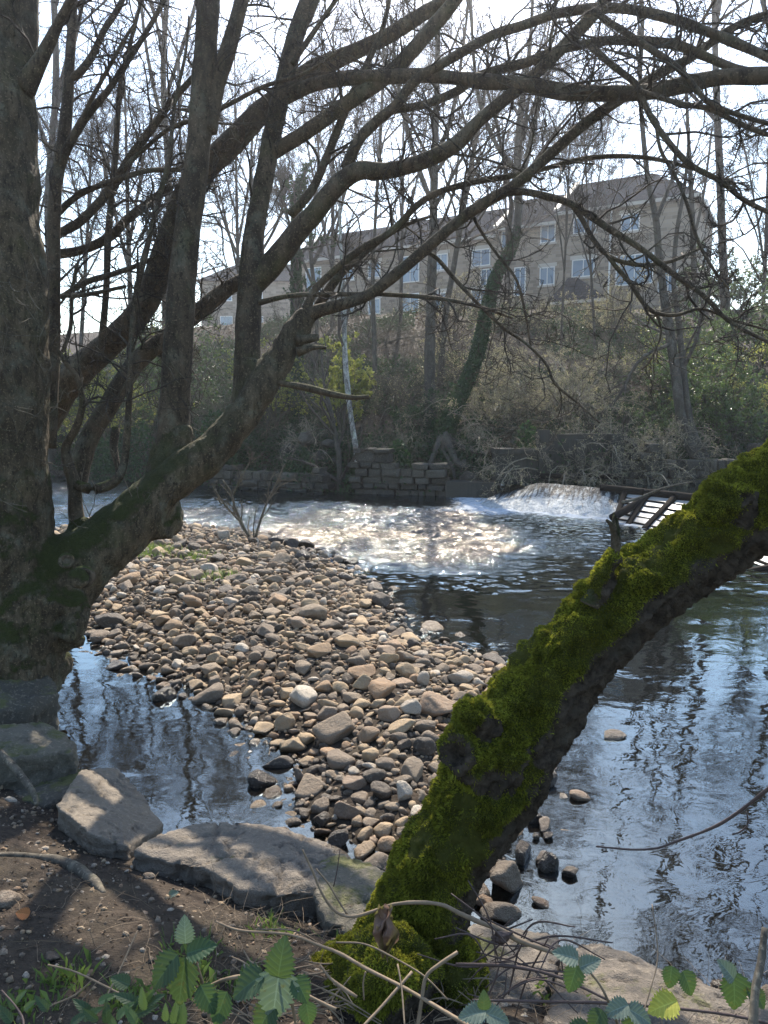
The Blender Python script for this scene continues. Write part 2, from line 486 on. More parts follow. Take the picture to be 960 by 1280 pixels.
def water_mat(name='river_water', deep=(0.012, 0.009, 0.006), bump_k=1.0):
    m = Mat(name)
    chop = m.attr('chop'); foam = m.attr('foam')
    v1 = m.scl((1.0, 1.0, 1.0))
    a = m.noise(1.6, 2, 0.5, dist=0.8); b = m.noise(5.5, 3, 0.55, m.scl((.8, 1.1, 1)), 1.2)
    c = m.noise(22, 3, 0.6, m.scl((1, 1.3, 1))); d = m.noise(9, 4, 0.7, m.scl((1, 1.2, 1)), 0.5)
    h = m.math('ADD', m.math('MULTIPLY', a, 0.05), m.math('MULTIPLY', b, 0.011))
    h = m.math('ADD', h, m.math('MULTIPLY', c, 0.0005))
    h = m.math('MULTIPLY', h, m.math('ADD', 0.05, m.math('MULTIPLY', chop, 0.9)))
    h = m.math('ADD', h, m.math('MULTIPLY', m.ramp(chop, 0.22, 0.95), m.math('ADD', m.math('MULTIPLY', d, 0.075), m.math('MULTIPLY', c, 0.022))))
    bp = m.node('ShaderNodeBump'); bp.inputs['Strength'].default_value = 1.0; bp.inputs['Distance'].default_value = bump_k
    m.l.new(h, bp.inputs['Height'])
    nrm = bp.outputs[0]
    gl = m.node('ShaderNodeBsdfGlossy'); m.l.new(m.math('ADD', 0.015, m.math('MULTIPLY', m.ramp(chop, 0.36, 0.85), 0.18)), gl.inputs['Roughness'])
    m.l.new(m.mix(m.ramp(chop, 0.4, 0.8), (0.74, 0.9, 1.0), (1.0, 0.92, 0.82)), gl.inputs['Color'])  # reflection tinted sky blue, warm sun glint painted in where the water is choppy
    m.l.new(nrm, gl.inputs['Normal'])
    tr = m.node('ShaderNodeBsdfTransparent'); tr.inputs[0].default_value = (0.30, 0.22, 0.13, 1)
    df = m.node('ShaderNodeBsdfDiffuse'); df.inputs[0].default_value = (*deep, 1)
    body = m.node('ShaderNodeMixShader'); body.inputs[0].default_value = 0.35
    m.l.new(tr.outputs[0], body.inputs[1]); m.l.new(df.outputs[0], body.inputs[2])
    fr = m.node('ShaderNodeFresnel'); fr.inputs[0].default_value = 1.92
    m.l.new(nrm, fr.inputs['Normal'])
    mx = m.node('ShaderNodeMixShader')
    m.l.new(fr.outputs[0], mx.inputs[0]); m.l.new(body.outputs[0], mx.inputs[1]); m.l.new(gl.outputs[0], mx.inputs[2])
    fo = m.node('ShaderNodeBsdfDiffuse'); fo.inputs[0].default_value = (0.42, 0.45, 0.48, 1)
    m.l.new(nrm, fo.inputs['Normal'])
    fn = m.noise(7, 6, 0.72, m.scl((0.8, 1.5, 1)), 0.8)
    fm = m.ramp(m.math('ADD', m.math('MULTIPLY', foam, 0.62), fn), 0.86, 1.12)
    fm = m.math('MULTIPLY', fm, m.ramp(foam, 0.0, 0.15))
    m2 = m.node('ShaderNodeMixShader')
    m.l.new(fm, m2.inputs[0]); m.l.new(mx.outputs[0], m2.inputs[1]); m.l.new(fo.outputs[0], m2.inputs[2])
    m.l.new(m2.outputs[0], m.out.inputs[0])
    return m.m
WATER = water_mat()

def plain(name, c, rough=0.7, var=0.25, scale=20, bdist=0.005, spec=0.3):
    m = Mat(name)
    n = m.noise(scale, 5, 0.6)
    m.set(color=m.mix(n, tuple(x * (1 - var) for x in c), tuple(min(1, x * (1 + var)) for x in c)), rough=rough, spec=spec)
    m.bump(n, 0.4, bdist)
    return m.m
WET_TIMBER = plain('wet_timber', (0.018, 0.014, 0.011), 0.9, 0.4, spec=0.08)
WEIR_SLAB = plain('wet_weir_slab', (0.27, 0.27, 0.26), 0.4, 0.35, 3, 0.02, 0.6)
WHITE_FRAME = plain('white_window_frame', (0.75, 0.75, 0.73), 0.4, 0.05)
GUTTER = plain('pale_fascia', (0.5, 0.46, 0.4), 0.6, 0.1)
DEAD_STEM = plain('dead_bramble_stem', (0.17, 0.125, 0.082), 0.75, 0.7, 35)
DARK_STEM = plain('dark_bramble_stem', (0.06, 0.04, 0.035), 0.6, 0.3, 60)

def glass_mat():
    m = Mat('window_glass')
    m.set(color=(0.16, 0.24, 0.33), rough=0.12, spec=0.9)  # pale blue of the reflected sky put into the base colour
    m.bump(m.noise(2, 2), 0.1, 0.02)
    return m.m
GLASS = glass_mat()

def ashlar():
    m = Mat('coursed_stone')
    geo = m.node('ShaderNodeTexCoord')
    br = m.node('ShaderNodeTexBrick')
    m.l.new(geo.outputs['UV'], br.inputs['Vector'])
    br.inputs['Color1'].default_value = (0.36, 0.30, 0.235, 1); br.inputs['Color2'].default_value = (0.20, 0.165, 0.13, 1)
    br.inputs['Mortar'].default_value = (0.32, 0.29, 0.25, 1)
    br.inputs['Scale'].default_value = 1.0; br.inputs['Mortar Size'].default_value = 0.012
    br.inputs['Brick Width'].default_value = 0.5; br.inputs['Row Height'].default_value = 0.22
    br.inputs['Bias'].default_value = -0.1
    n = m.noise(0.8, 4)
    n2 = m.node('ShaderNodeMix', data_type='RGBA', blend_type='MULTIPLY')
    m.inp(n2.inputs[0], 0.6); m.inp(n2.inputs[6], br.outputs[0]); m.inp(n2.inputs[7], m.mix(n, (0.6, 0.58, 0.55), (1.25, 1.2, 1.15)))
    m.set(color=n2.outputs[2], rough=0.9, spec=0.2)
    m.bump(br.outputs[1], -0.4, 0.02)
    return m.m
ASHLAR = ashlar()

def tiles():
    m = Mat('dark_roof_tiles')
    tc = m.node('ShaderNodeTexCoord')
    br = m.node('ShaderNodeTexBrick')
    m.l.new(tc.outputs['UV'], br.inputs['Vector'])
    br.inputs['Color1'].default_value = (0.028, 0.03, 0.036, 1); br.inputs['Color2'].default_value = (0.045, 0.045, 0.05, 1)
    br.inputs['Mortar'].default_value = (0.02, 0.02, 0.02, 1)
    br.inputs['Scale'].default_value = 1.0; br.inputs['Mortar Size'].default_value = 0.03
    br.inputs['Brick Width'].default_value = 0.35; br.inputs['Row Height'].default_value = 0.34
    m.set(color=br.outputs[0], rough=1.0, spec=0.0)
    m.bump(br.outputs[1], -0.8, 0.05)
    return m.m
TILES = tiles()

# ------------------------------------------------------------------ plan of the place
def seg_dist(X, Y, poly):
    """distance to a closed polygon, positive inside"""
    P = np.asarray(poly, float)
    Q = np.roll(P, -1, axis=0)
    best = np.full(X.shape, 1e9)
    inside = np.zeros(X.shape, bool)
    for (ax, ay), (bx, by) in zip(P, Q):
        dx, dy = bx - ax, by - ay
        t = np.clip(((X - ax) * dx + (Y - ay) * dy) / (dx * dx + dy * dy + 1e-12), 0, 1)
        best = np.minimum(best, (X - ax - t * dx) ** 2 + (Y - ay - t * dy) ** 2)
        c = ((ay > Y) != (by > Y)) & (X < (bx - ax) * (Y - ay) / (by - ay + 1e-12) + ax)
        inside ^= c
    return np.where(inside, 1, -1) * np.sqrt(best)

NEAR = [(-60, 22), (-14, 11), (-6, 7.6), (-3.4, 6.6), (-3.0, 6.4), (-2.85, 5.8), (-2.5, 5.2), (-2.1, 4.6), (-1.55, 4.1), (-1.1, 3.75), (-0.55, 3.5), (0.0, 3.25),
        (0.4, 3.05), (0.9, 2.9), (1.3, 2.75), (1.8, 2.55), (3, 2.3), (8, 1.4), (60, -6), (60, -80), (-60, -80)]
BAR_PX = [(40, 790), (100, 808), (140, 828), (185, 848), (205, 868), (240, 885), (275, 905), (310, 935), (335, 962), (325, 1000), (340, 1030), (400, 1060), (470, 1100), (560, 1140),
          (625, 1120), (660, 1080), (655, 1030), (665, 985), (690, 930), (690, 880), (680, 852), (645, 832), (590, 812), (535, 792), (500, 765), (482, 742), (440, 705), (405, 690),
          (350, 672), (300, 664), (220, 656), (160, 651), (110, 653), (60, 664), (-60, 690), (-200, 720), (-100, 760)]
BAR = [tuple(hit(x, y)[:2]) for x, y in BAR_PX]
FARX = np.array([-80, -30, -14, -8, -4, 0, 3, 6, 12, 30, 80.0])
FARY = np.array([52, 36, 29.5, 26.2, 24.2, 22.4, 21.4, 21.0, 21.2, 21, 20.0])
CREST = np.array([(3.2, 20.6), (4.0, 19.4), (5.4, 17.6), (6.7, 15.3), (7.6, 12.5), (8.3, 9.0), (9.0, 4.0), (9.5, -2)])
FOOT = np.array([(2.2, 18.8), (3.3, 17.9), (5.0, 16.6), (5.5, 14.6), (5.5, 12.5), (5.5, 10.0), (6.2, 5.0), (7.0, -2)])
Z_UP = 0.46

def far_y(X): return np.interp(X, FARX, FARY)
def crest_x(Y): return np.interp(Y, CREST[::-1, 1], CREST[::-1, 0])
UPPOLY = [tuple(p) for p in CREST] + [(60, -2), (60, 40), (3.0, 40)]

def height(X, Y):
    X = np.asarray(X, float); Y = np.asarray(Y, float)
    P = np.stack([X, Y, X * 0], -1)
    dn = seg_dist(X, Y, NEAR)
    db = seg_dist(X, Y, BAR)
    bed = -0.45 + 0.08 * fbm(P, 0.6, 3, 3)
    bed = np.maximum(bed, -0.10 - 0.22 * np.clip(-dn, 0, 9) * 1.2)
    near = np.where(dn > 0, 0.02 + 0.42 * np.clip(dn, 0, 1.0) + 0.17 * np.clip(dn - 1, 0, 1.4) + 0.02 * np.clip(dn - 2.4, 0, 60), 0.0)
    near = near + 0.04 * fbm(P, 1.4, 4, 5) * smooth(0.2, 1.0, dn)
    bar = 0.30 * smooth(-0.5, 1.7, db) - 0.07 + 0.045 * fbm(P, 0.9, 3, 8)
    h = np.where(dn > 0, near, bed)
    h = np.maximum(h, np.where(db > -0.9, np.where(dn > 0, np.minimum(bar, near), bar), -9))
    h = np.where((db <= -0.05) & (dn <= 0), np.minimum(h, -0.05 + 0.25 * (db + 0.05)), h)
    # far bank
    df = Y - far_y(X)
    top = 8.0
    slope = 0.95 * smooth(0.0, 0.7, df) + 0.36 * np.clip(df - 0.5, 0, 22)
    slope = np.minimum(slope, top) + 0.22 * fbm(P, 0.35, 4, 9) * smooth(0.5, 3, df)
    h = np.where(df > 0, slope, h)
    # behind the weir the bed is raised
    up = (X > crest_x(Y)) & (df <= 0) & (dn <= 0)
    h = np.where(up, 0.1, h)
    return h

# ground as one sheet to the horizon
def axis_pts(segs):
    out = [np.array([segs[0][0]])]
    for a, b, n in segs: out.append(np.linspace(a, b, n + 1)[1:])
    return np.concatenate(out)
gx = axis_pts([(-3000, -300, 6), (-300, -60, 10), (-60, -16, 30), (-16, -5, 60), (-5, 5, 260), (5, 16, 60), (16, 60, 40), (60, 300, 10), (300, 3000, 6)])
gy = axis_pts([(-3000, -60, 8), (-60, -2, 12), (-2, 1, 20), (1, 6.5, 180), (6.5, 17, 120), (17, 34, 110), (34, 60, 40), (60, 300, 12), (300, 3000, 6)])
GX, GY = np.meshgrid(gx, gy)
GZ = height(GX, GY)
fine = smooth(7, 5, GY) * smooth(0.5, 1.5, GY)
GZ = GZ + fine * 0.012 * fbm(np.stack([GX, GY, GX * 0], -1), 9, 4, 21)
mb = MB()
nx, ny = len(gx), len(gy)
ii = (np.arange(ny - 1)[:, None] * nx + np.arange(nx - 1)[None]).ravel()
mb.add(np.stack([GX, GY, GZ], -1), Q=np.stack([ii, ii + 1, ii + nx + 1, ii + nx], 1))
tag(mb.build('ground', SOIL), kind='structure')

# river surface
wx = axis_pts([(-80, -16, 24), (-16, -5, 70), (-5, 6, 420), (6, 9.6, 60)])
wy = axis_pts([(-8, 1.5, 12), (1.5, 7, 360), (7, 22, 560), (22, 40, 80), (40, 60, 10)])
WX, WY = np.meshgrid(wx, wy)
WP = np.stack([WX, WY, WX * 0], -1)
px_, py_, _ = proj(np.stack([WX, WY, WX * 0], -1).reshape(-1, 3)) if False else (None, None, None)
riff = smooth(9.6, 14.0, WY + 0.25 * WX + 1.6 * fbm(WP, 0.5, 3, 33)) * (1 - 0.6 * smooth(17.5, 21, WY) * smooth(-2, 2, WX))
edge_n = 0.9 * fbm(WP, 0.6, 3, 30)
riff = riff * (0.30 + 0.70 * smooth(2.9, 1.9, WX + edge_n)) * smooth(6.5, 4.0, WX)
riff = riff * (1 - 0.75 * smooth(18.6, 19.6, WY + 0.3 * WX + edge_n) * smooth(-9, -3, WX)) * (1 - 0.55 * smooth(-1.5, -3.2, WX))
calm_left = smooth(-0.6, -1.2, WX) * smooth(7, 6, WY)
chop = 0.13 + 0.9 * riff
chop = chop + 0.12 * smooth(9.0, 11.5, WY) * (1 - riff) - 0.09 * calm_left
chop = np.clip(chop * (0.75 + 0.5 * fbm(WP, 0.5, 3, 31)), 0.03, 1.1)
dist_foot = seg_dist(WX, WY, [tuple(p) for p in FOOT] + [(60, -2), (60, 40), (2.2, 40)])
foam = np.exp(-np.clip(-dist_foot, 0, 9) / 0.75) * smooth(14.0, 16.0, WY) * 1.0
foam = foam + 0.5 * np.exp(-((WY - (18.3 + 0.25 * (-WX))) / 0.9) ** 2) * smooth(-5, 2.0, WX) * smooth(3.6, 2.4, WX)
foam = foam + 0.14 * riff * smooth(0.2, 0.5, 0.5 + fbm(WP, 0.45, 3, 32)) * smooth(2, -3, WX)
foam = foam + 0.7 * np.exp(-np.clip(-dist_foot, 0, 9) / 0.25) * smooth(12, 9, WY)
dh = height(WX, WY)
foam = np.clip(foam, 0, 1)
WZ = 0.004 * fbm(WP * np.array([1, 1.6, 1]), 1.1, 3, 40) * (1 + 3 * chop) + riff * (0.06 * fbm(WP * np.array([1, 1.5, 1]), 2.0, 3, 41) + 0.085 * fbm(WP * np.array([1, 1.3, 1]), 5.0, 3, 43)) + 0.05 * foam * smooth(0.4, 1, foam) * fbm(WP, 2.5, 3, 42)
mb = MB()
nx, ny = len(wx), len(wy)
ii = (np.arange(ny - 1)[:, None] * nx + np.arange(nx - 1)[None]).ravel()
mb.add(np.stack([WX, WY, WZ], -1), Q=np.stack([ii, ii + 1, ii + nx + 1, ii + nx], 1), chop=chop.ravel(), foam=foam.ravel())
tag(mb.build('river_water', WATER), kind='structure')

# pool above the weir
mb = MB()
ys = np.linspace(-2, 21.5, 90); us = np.linspace(0, 1, 30) ** 1.6
XX = crest_x(ys)[:, None] + 0.0 + us[None] * 45; YY = np.broadcast_to(ys[:, None], XX.shape)
ii = (np.arange(89)[:, None] * 30 + np.arange(29)[None]).ravel()
mb.add(np.stack([XX, YY, np.full(XX.shape, Z_UP)], -1), Q=np.stack([ii, ii + 1, ii + 31, ii + 30], 1), chop=0.12, foam=0.0)
tag(mb.build('upstream_water', WATER), kind='structure')
# ------------------------------------------------------------------ weir
def lerp(a, b, t): return a + (b - a) * t
CU = np.linspace(0, 1, len(CREST))
def weir_pt(u, v, up=0.0):
    u = np.asarray(u, float); v = np.asarray(v, float)
    c = np.stack([np.interp(u, CU, CREST[:, 0]), np.interp(u, CU, CREST[:, 1])], -1)
    f = np.stack([np.interp(u, CU, FOOT[:, 0]), np.interp(u, CU, FOOT[:, 1])], -1)
    xy = f + (c - f) * v[..., None]
    zc = Z_UP + 0.06 - 0.38 * smooth(0.17, 0.0, u)
    z = -0.12 + (zc + 0.12) * (v + 0.02 * np.sin(v * pi)) + up
    return np.concatenate([xy, z[..., None]], -1)
def grid_q(nu, nv):
    ii = (np.arange(nu - 1)[:, None] * nv + np.arange(nv - 1)[None]).ravel()
    return np.stack([ii, ii + nv, ii + nv + 1, ii + 1], 1)
U_SPLIT = 0.31
weir = empty('weir', (5.0, 16.0, 0), 'sloping river weir with white cascade on one side and timber framed slabs on the other', 'weir')
uu, vv = np.meshgrid(np.linspace(0, 1, 160), np.linspace(-0.1, 1.04, 40), indexing='ij')
P = weir_pt(uu, vv, -0.03); P[..., 2] += 0.02 * fbm(P, 1.5, 3, 50)
MB().add(P, Q=grid_q(160, 40), tint=0.3, wet=1).build('apron', WALLSTONE, weir)
# cascade
nu, nv = 260, 140
uu, vv = np.meshgrid(np.linspace(0.0, U_SPLIT, nu), np.linspace(-0.16, 1.02, nv), indexing='ij')
P = weir_pt(uu, vv, 0.05)
sn = fbm(np.stack([uu * 70, vv * 5, uu * 0], -1), 1, 4, 51)
P[..., 2] += 0.05 * sn * (1 - 0.85 * vv) + 0.05 * fbm(P, 4, 3, 52) * (1 - vv)
Pend = smooth(U_SPLIT, U_SPLIT - 0.03, uu); P[..., 2] = P[..., 2] * 1 - 0.09 * (1 - Pend)
def cascade_mat():
    m = Mat('cascading_white_water')
    cx = m.node('ShaderNodeCombineXYZ'); m.l.new(m.attr('su'), cx.inputs[0]); m.l.new(m.attr('sv'), cx.inputs[1])
    n = m.noise(1, 5, 0.7, cx.outputs[0], 0.6)
    n2 = m.noise(14, 4, 0.6)
    f = m.math('ADD', m.math('MULTIPLY', n, 1.2), m.math('MULTIPLY', m.attr('low'), 0.55))
    c = m.mix(m.ramp(m.math('ADD', f, m.math('MULTIPLY', n2, 0.45)), 0.84, 1.16), (0.018, 0.016, 0.012), (0.46, 0.48, 0.48))
    m.set(color=c, rough=0.4, spec=0.3)
    m.bump(m.math('ADD', n, m.math('MULTIPLY', n2, 0.5)), 1.0, 0.12)
    return m.m
CASC = cascade_mat()
MB().add(P, Q=grid_q(nu, nv), su=(uu * 150).ravel(), sv=(vv * 3.5).ravel(), low=np.clip(1 - vv, 0, 1).ravel()).build('cascade', CASC, weir)
# wet slab panels between timbers
ub = [0.31, 0.345, 0.385, 0.44, 0.50, 0.57, 0.65, 0.74]
def bar_between(a, b, w, h, seed=0):
    """squared timber between two points"""
    a, b = np.asarray(a, float), np.asarray(b, float)
    L = np.linalg.norm(b - a); n = max(3, int(L / 0.12))
    t = np.linspace(0, 1, n)[:, None]
    C = a + (b - a) * t
    d = unit(b - a); s = unit(np.cross(d, [0, 0, 1.0])); u = np.cross(s, d)
    prof = np.array([(-1, -1), (1, -1), (1, .8), (.8, 1), (-.8, 1), (-1, .8)]) * .5
    V = C[:, None] + s * (prof[None, :, :1] * w) + u * (prof[None, :, 1:] * h)
    V = V + 0.006 * fbm(V, 9, 2, seed)[..., None]
    k = 6
    bb = (np.arange(n - 1) * k)[:, None]; j = np.arange(k)[None]; j2 = (j + 1) % k
    Q = np.stack([bb + j, bb + j2, bb + k + j2, bb + k + j], -1).reshape(-1, 4)
    T = [(0, i + 1, i) for i in range(1, k - 1)] + [((n - 1) * k, (n - 1) * k + i, (n - 1) * k + i + 1) for i in range(1, k - 1)]
    return V.reshape(-1, 3), Q, np.array(T)
for bi in range(len(ub) - 1):
    u0, u1 = ub[bi] + 0.004, ub[bi + 1] - 0.004
    nsl = 6
    for k in range(nsl):
        v0, v1 = 0.03 + k * 0.95 / nsl, 0.03 + (k + 1) * 0.95 / nsl - 0.025
        if rng.random() < 0.06: continue
        a, b_ = np.meshgrid(np.linspace(u0, u1, 8), np.linspace(v0, v1, 6), indexing='ij')
        P = weir_pt(a, b_, 0.03 + rng.uniform(-0.012, 0.012)); P[..., 2] += 0.012 * fbm(P, 3, 3, 55)
        MB().add(P, Q=grid_q(8, 6)).build('slab_panel', WEIR_SLAB, weir)
    for k in range(1, nsl):
        v = 0.02 + k * 0.95 / nsl
        V, Q, T = bar_between(weir_pt(u0, v, 0.03), weir_pt(u1, v, 0.03), 0.04, 0.04, k)
        MB().add(V, Q=Q, T=T).build('slat', WET_TIMBER, weir)
for u in ub:
    if u == ub[1] or u == ub[3] or True:
        V, Q, T = bar_between(weir_pt(u, -0.02, 0.06), weir_pt(u, 1.02, 0.06), 0.12, 0.09, int(u * 99))
        MB().add(V, Q=Q, T=T).build('beam', WET_TIMBER, weir)
for a, b_ in zip(np.linspace(0.27, .7, 7)[:-1], np.linspace(0.27, .7, 7)[1:]):
    V, Q, T = bar_between(weir_pt(a, 1.03, 0.06), weir_pt(b_, 1.03, 0.06), 0.2, 0.14)
    MB().add(V, Q=Q, T=T).build('crest_beam', WET_TIMBER, weir)

# ------------------------------------------------------------------ rocks
def ico(sub):
    import bmesh
    bm = bmesh.new(); bmesh.ops.create_icosphere(bm, subdivisions=sub, radius=1)
    V = np.array([v.co[:] for v in bm.verts]); F = np.array([[v.index for v in f.verts] for f in bm.faces]); bm.free()
    return unit(V), F
ICO = {s: ico(s) for s in (1, 2, 3, 4, 5)}
def rock_shape(U, seed, ang=0.5, nplanes=9, rough=0.05):
    r_ = np.random.default_rng(seed)
    r = np.full(len(U), 1.0)
    for i in range(nplanes):
        n = unit(r_.normal(size=3)); d = r_.uniform(0.42, 0.9) if ang > 0 else 1
        c = U @ n
        rp = np.where(c > 0.05, d / np.maximum(c, 0.05), 9)
        k = 14 + 40 * ang
        r = -np.log(np.exp(-k * r) + np.exp(-k * np.minimum(rp, 3))) / k
    r = r * (1 + rough * 2 * fbm(U * 1.0, 1.6, 4, seed + 3))
    return U * r[:, None]
def rotm(yaw, pitch=0.0, roll=0.0):
    cz, sz, cx, sx, cy_, sy_ = cos(yaw), sin(yaw), cos(pitch), sin(pitch), cos(roll), sin(roll)
    return np.array([[cz, -sz, 0], [sz, cz, 0], [0, 0, 1]]) @ np.array([[1, 0, 0], [0, cx, -sx], [0, sx, cx]]) @ np.array([[cy_, 0, sy_], [0, 1, 0], [-sy_, 0, cy_]])

def quad_obj(name, quads, mat, parent, kind=None):
    """flat faces with metre UVs (u along the first edge, v up the last)"""
    me = bpy.data.meshes.new(name)
    vs, fs, uvs = [], [], []
    for q in quads:
        q = [np.asarray(p, float) for p in q]
        b0 = len(vs); vs += q; fs.append(tuple(range(b0, b0 + len(q))))
        e = unit(q[1] - q[0]); nrm = unit(np.cross(q[1] - q[0], q[-1] - q[0])); w = np.cross(nrm, e)
        o0 = q[0] * 0
        uvs += [((p - o0) @ e, (p - o0) @ w) for p in q]
    org = np.array(parent.location) if parent else np.zeros(3)
    me.from_pydata([tuple(v - org) for v in vs], [], fs)
    uv = me.uv_layers.new(name='UVMap')
    uv.data.foreach_set('uv', np.array(uvs, np.float32).ravel())
    me.materials.append(mat)
    o = bpy.data.objects.new(name, me); COL.objects.link(o)
    if parent: o.parent = parent
    return o
def box_quads(o, a, b, c):
    o, a, b, c = map(lambda v: np.asarray(v, float), (o, a, b, c))
    p = [o, o + a, o + a + b, o + b]; q = [x + c for x in p]
    return [(p[0], p[1], q[1], q[0]), (p[1], p[2], q[2], q[1]), (p[2], p[3], q[3], q[2]), (p[3], p[0], q[0], q[3]), tuple(q), (p[3], p[2], p[1], p[0])]

# ------------------------------------------------------------------ the apartment building
BR = rad(30)
bo = np.array([18.85, 47.0, 7.2])               # front right corner, ground
bo[:2] = at(866, 300, 1)[:2] / at(866, 300, 1)[1] * 47.0
A_ = np.array([-cos(BR), sin(BR), 0.0]); B_ = np.array([sin(BR), cos(BR), 0.0]); Z_ = np.array([0, 0, 1.0])
NF = -B_
def on_front(px, py, off=0.0):
    r = ray(px, py); o = bo + NF * off
    t = ((o - CAM) @ B_) / (r @ B_)
    p = CAM + r * t
    return (p - o) @ A_, p[2]
def on_end(px, py):
    r = ray(px, py); t = ((bo - CAM) @ A_) / (r @ A_); p = CAM + r * t
    return (p - bo) @ B_, p[2]
bld = empty('apartment_building', tuple(bo), 'long three storey stone apartment block with dark tiled roof and white windows', 'building')
ze1 = on_front(847, 247)[1]; s1 = on_front(697, 267)[0]; ze2 = on_front(697, 278)[1]; s2 = on_front(622, 291)[0]
ze3 = ze2 - 0.35
DEP = 9.0
def bp(s, b, z): return np.array([bo[0], bo[1], 0]) + A_ * s + B_ * b + Z_ * z
zb = 6.0
secs = [(0.0, s1, ze1, 'hip'), (s1, s2, ze2, 'flat'), (s2, s2 + 9, ze3, 'flat'), (s2 + 9, s2 + 17.5, ze3 - 0.1, 'flat')]
RISE = 3.0
for k, (sa, sb, ze, kind) in enumerate(secs):
    quad_obj('wall', [(bp(sb, 0, zb), bp(sa, 0, zb), bp(sa, 0, ze), bp(sb, 0, ze)), (bp(sa, 0, zb), bp(sa, DEP, zb), bp(sa, DEP, ze), bp(sa, 0, ze)),
                      (bp(sb, DEP, zb), bp(sb, 0, zb), bp(sb, 0, ze), bp(sb, DEP, ze)), (bp(sa, DEP, zb), bp(sb, DEP, zb), bp(sb, DEP, ze), bp(sa, DEP, ze))], ASHLAR, bld)
    ov = 0.35
    zr = ze + RISE; m_ = DEP / 2
    ze_ = ze + 0.04
    if kind == 'hip':
        h_ = 3.4
        roof = [(bp(sb, -ov, ze_), bp(sa - ov, -ov, ze_), bp(sa + h_, m_, zr), bp(sb, m_, zr)),
                (bp(sa - ov, -ov, ze_), bp(sa - ov, DEP + ov, ze_), bp(sa + h_, m_, zr)),
                (bp(sa - ov, DEP + ov, ze_), bp(sb, DEP + ov, ze_), bp(sb, m_, zr), bp(sa + h_, m_, zr))]
    else:
        roof = [(bp(sb, -ov, ze_), bp(sa, -ov, ze_), bp(sa, m_, zr), bp(sb, m_, zr)), (bp(sa, DEP + ov, ze_), bp(sb, DEP + ov, ze_), bp(sb, m_, zr), bp(sa, m_, zr))]
    rf = quad_obj('roof', roof, TILES, bld)
    # verge coping on the party wall that stands proud of the lower roof, and gable triangle
    if kind == 'hip' or k in (1, 3):
        quad_obj('gable_wall', [(bp(sb, -ov, ze_), bp(sb, m_, zr), bp(sb, m_, zr - 1.0), bp(sb, -ov, ze_ - 0.5)), (bp(sb, m_, zr), bp(sb, DEP + ov, ze_), bp(sb, DEP + ov, ze_ - 0.5), bp(sb, m_, zr - 1.0))], ASHLAR, bld)
        d0, d1 = bp(sb, -ov - .05, ze_ + .05), bp(sb, m_, zr + 0.05)
        quad_obj('coping', box_quads(d0 - A_ * .16, A_ * .32, d1 - d0, Z_ * .14), GUTTER, bld)
    quad_obj('fascia', box_quads(bp(sa - (ov if kind == 'hip' else 0), -ov - .06, ze_ - .22), A_ * (sb - sa + (ov if kind == 'hip' else 0) - .01), B_ * .05, Z_ * .2), GUTTER, bld)
quad_obj('fascia', box_quads(bp(-ov - .06, -ov, ze1 - .18), B_ * (DEP + 2 * ov), A_ * .05, Z_ * .2), GUTTER, bld)
quad_obj('gable_wall', [(bp(secs[-1][1], 0, ze3 - .1), bp(secs[-1][1], DEP, ze3 - .1), bp(secs[-1][1], DEP / 2, ze3 + RISE - .15))], ASHLAR, bld)

def window_at(s, z, w, h, door=False, end=False):
    o = (lambda a, b, zz: bp(a, -b, zz)) if not end else (lambda a, b, zz: bp(-b, a, zz))
    ax = A_ if not end else B_; nn = NF if not end else -A_
    fr = quad_obj('window' if not door else 'french_window',
                  box_quads(o(s - w / 2, 0.05, z - h / 2), ax * w, -nn * 0.10, Z_ * .07) + box_quads(o(s - w / 2, 0.05, z + h / 2 - .07), ax * w, -nn * 0.10, Z_ * .07)
                  + box_quads(o(s - w / 2, 0.052, z - h / 2 + .07), ax * .07, -nn * 0.10, Z_ * (h - .14)) + box_quads(o(s + w / 2 - .07, 0.052, z - h / 2 + .07), ax * .07, -nn * 0.10, Z_ * (h - .14))
                  + box_quads(o(s - .035, 0.052, z - h / 2 + .07), ax * .05, -nn * 0.10, Z_ * (h - .14))
                  , WHITE_FRAME, bld)
    gl = quad_obj('pane', [(o(s + w / 2 - .07, 0.01, z - h / 2 + .07), o(s - w / 2 + .07, 0.01, z - h / 2 + .07), o(s - w / 2 + .07, 0.01, z + h / 2 - .07), o(s + w / 2 - .07, 0.01, z + h / 2 - .07))], GLASS, bld)
    gl.parent = fr; 
    if not door:
        si = quad_obj('sill', box_quads(o(s - w / 2 - .1, 0.10, z - h / 2 - .13), ax * (w + .2), -nn * 0.12, Z_ * .11), GUTTER, bld); si.parent = fr
        li = quad_obj('lintel', box_quads(o(s - w / 2 - .12, 0.04, z + h / 2 + .003), ax * (w + .24), -nn * 0.06, Z_ * .24), GUTTER, bld); li.parent = fr
for (px, py, w, h) in [(685, 292, 17, 21), (731, 281, 25, 19), (684, 345, 17, 21), (729, 335, 25, 21), (635, 299, 15, 20), (714, 384, 20, 14), (788, 278, 20, 20)]:
    s, z = on_front(px, py); d = 1.0 / 930 * (bo[1] + s * .5) 
    window_at(s, z, w * d * 1.1, h * d)
for (px, py, w, h) in [(793, 337, 42, 36), (650, 352, 14, 34), (608, 352, 14, 30), (835, 352, 22, 26)]:
    s, z = on_front(px, py); d = 1.0 / 930 * (bo[1] + s * .5)
    window_at(s, z, w * d * 1.05, h * d, door=True)
sL = s2 + 1.2
zt = ze3 - 1.35
kk = 0
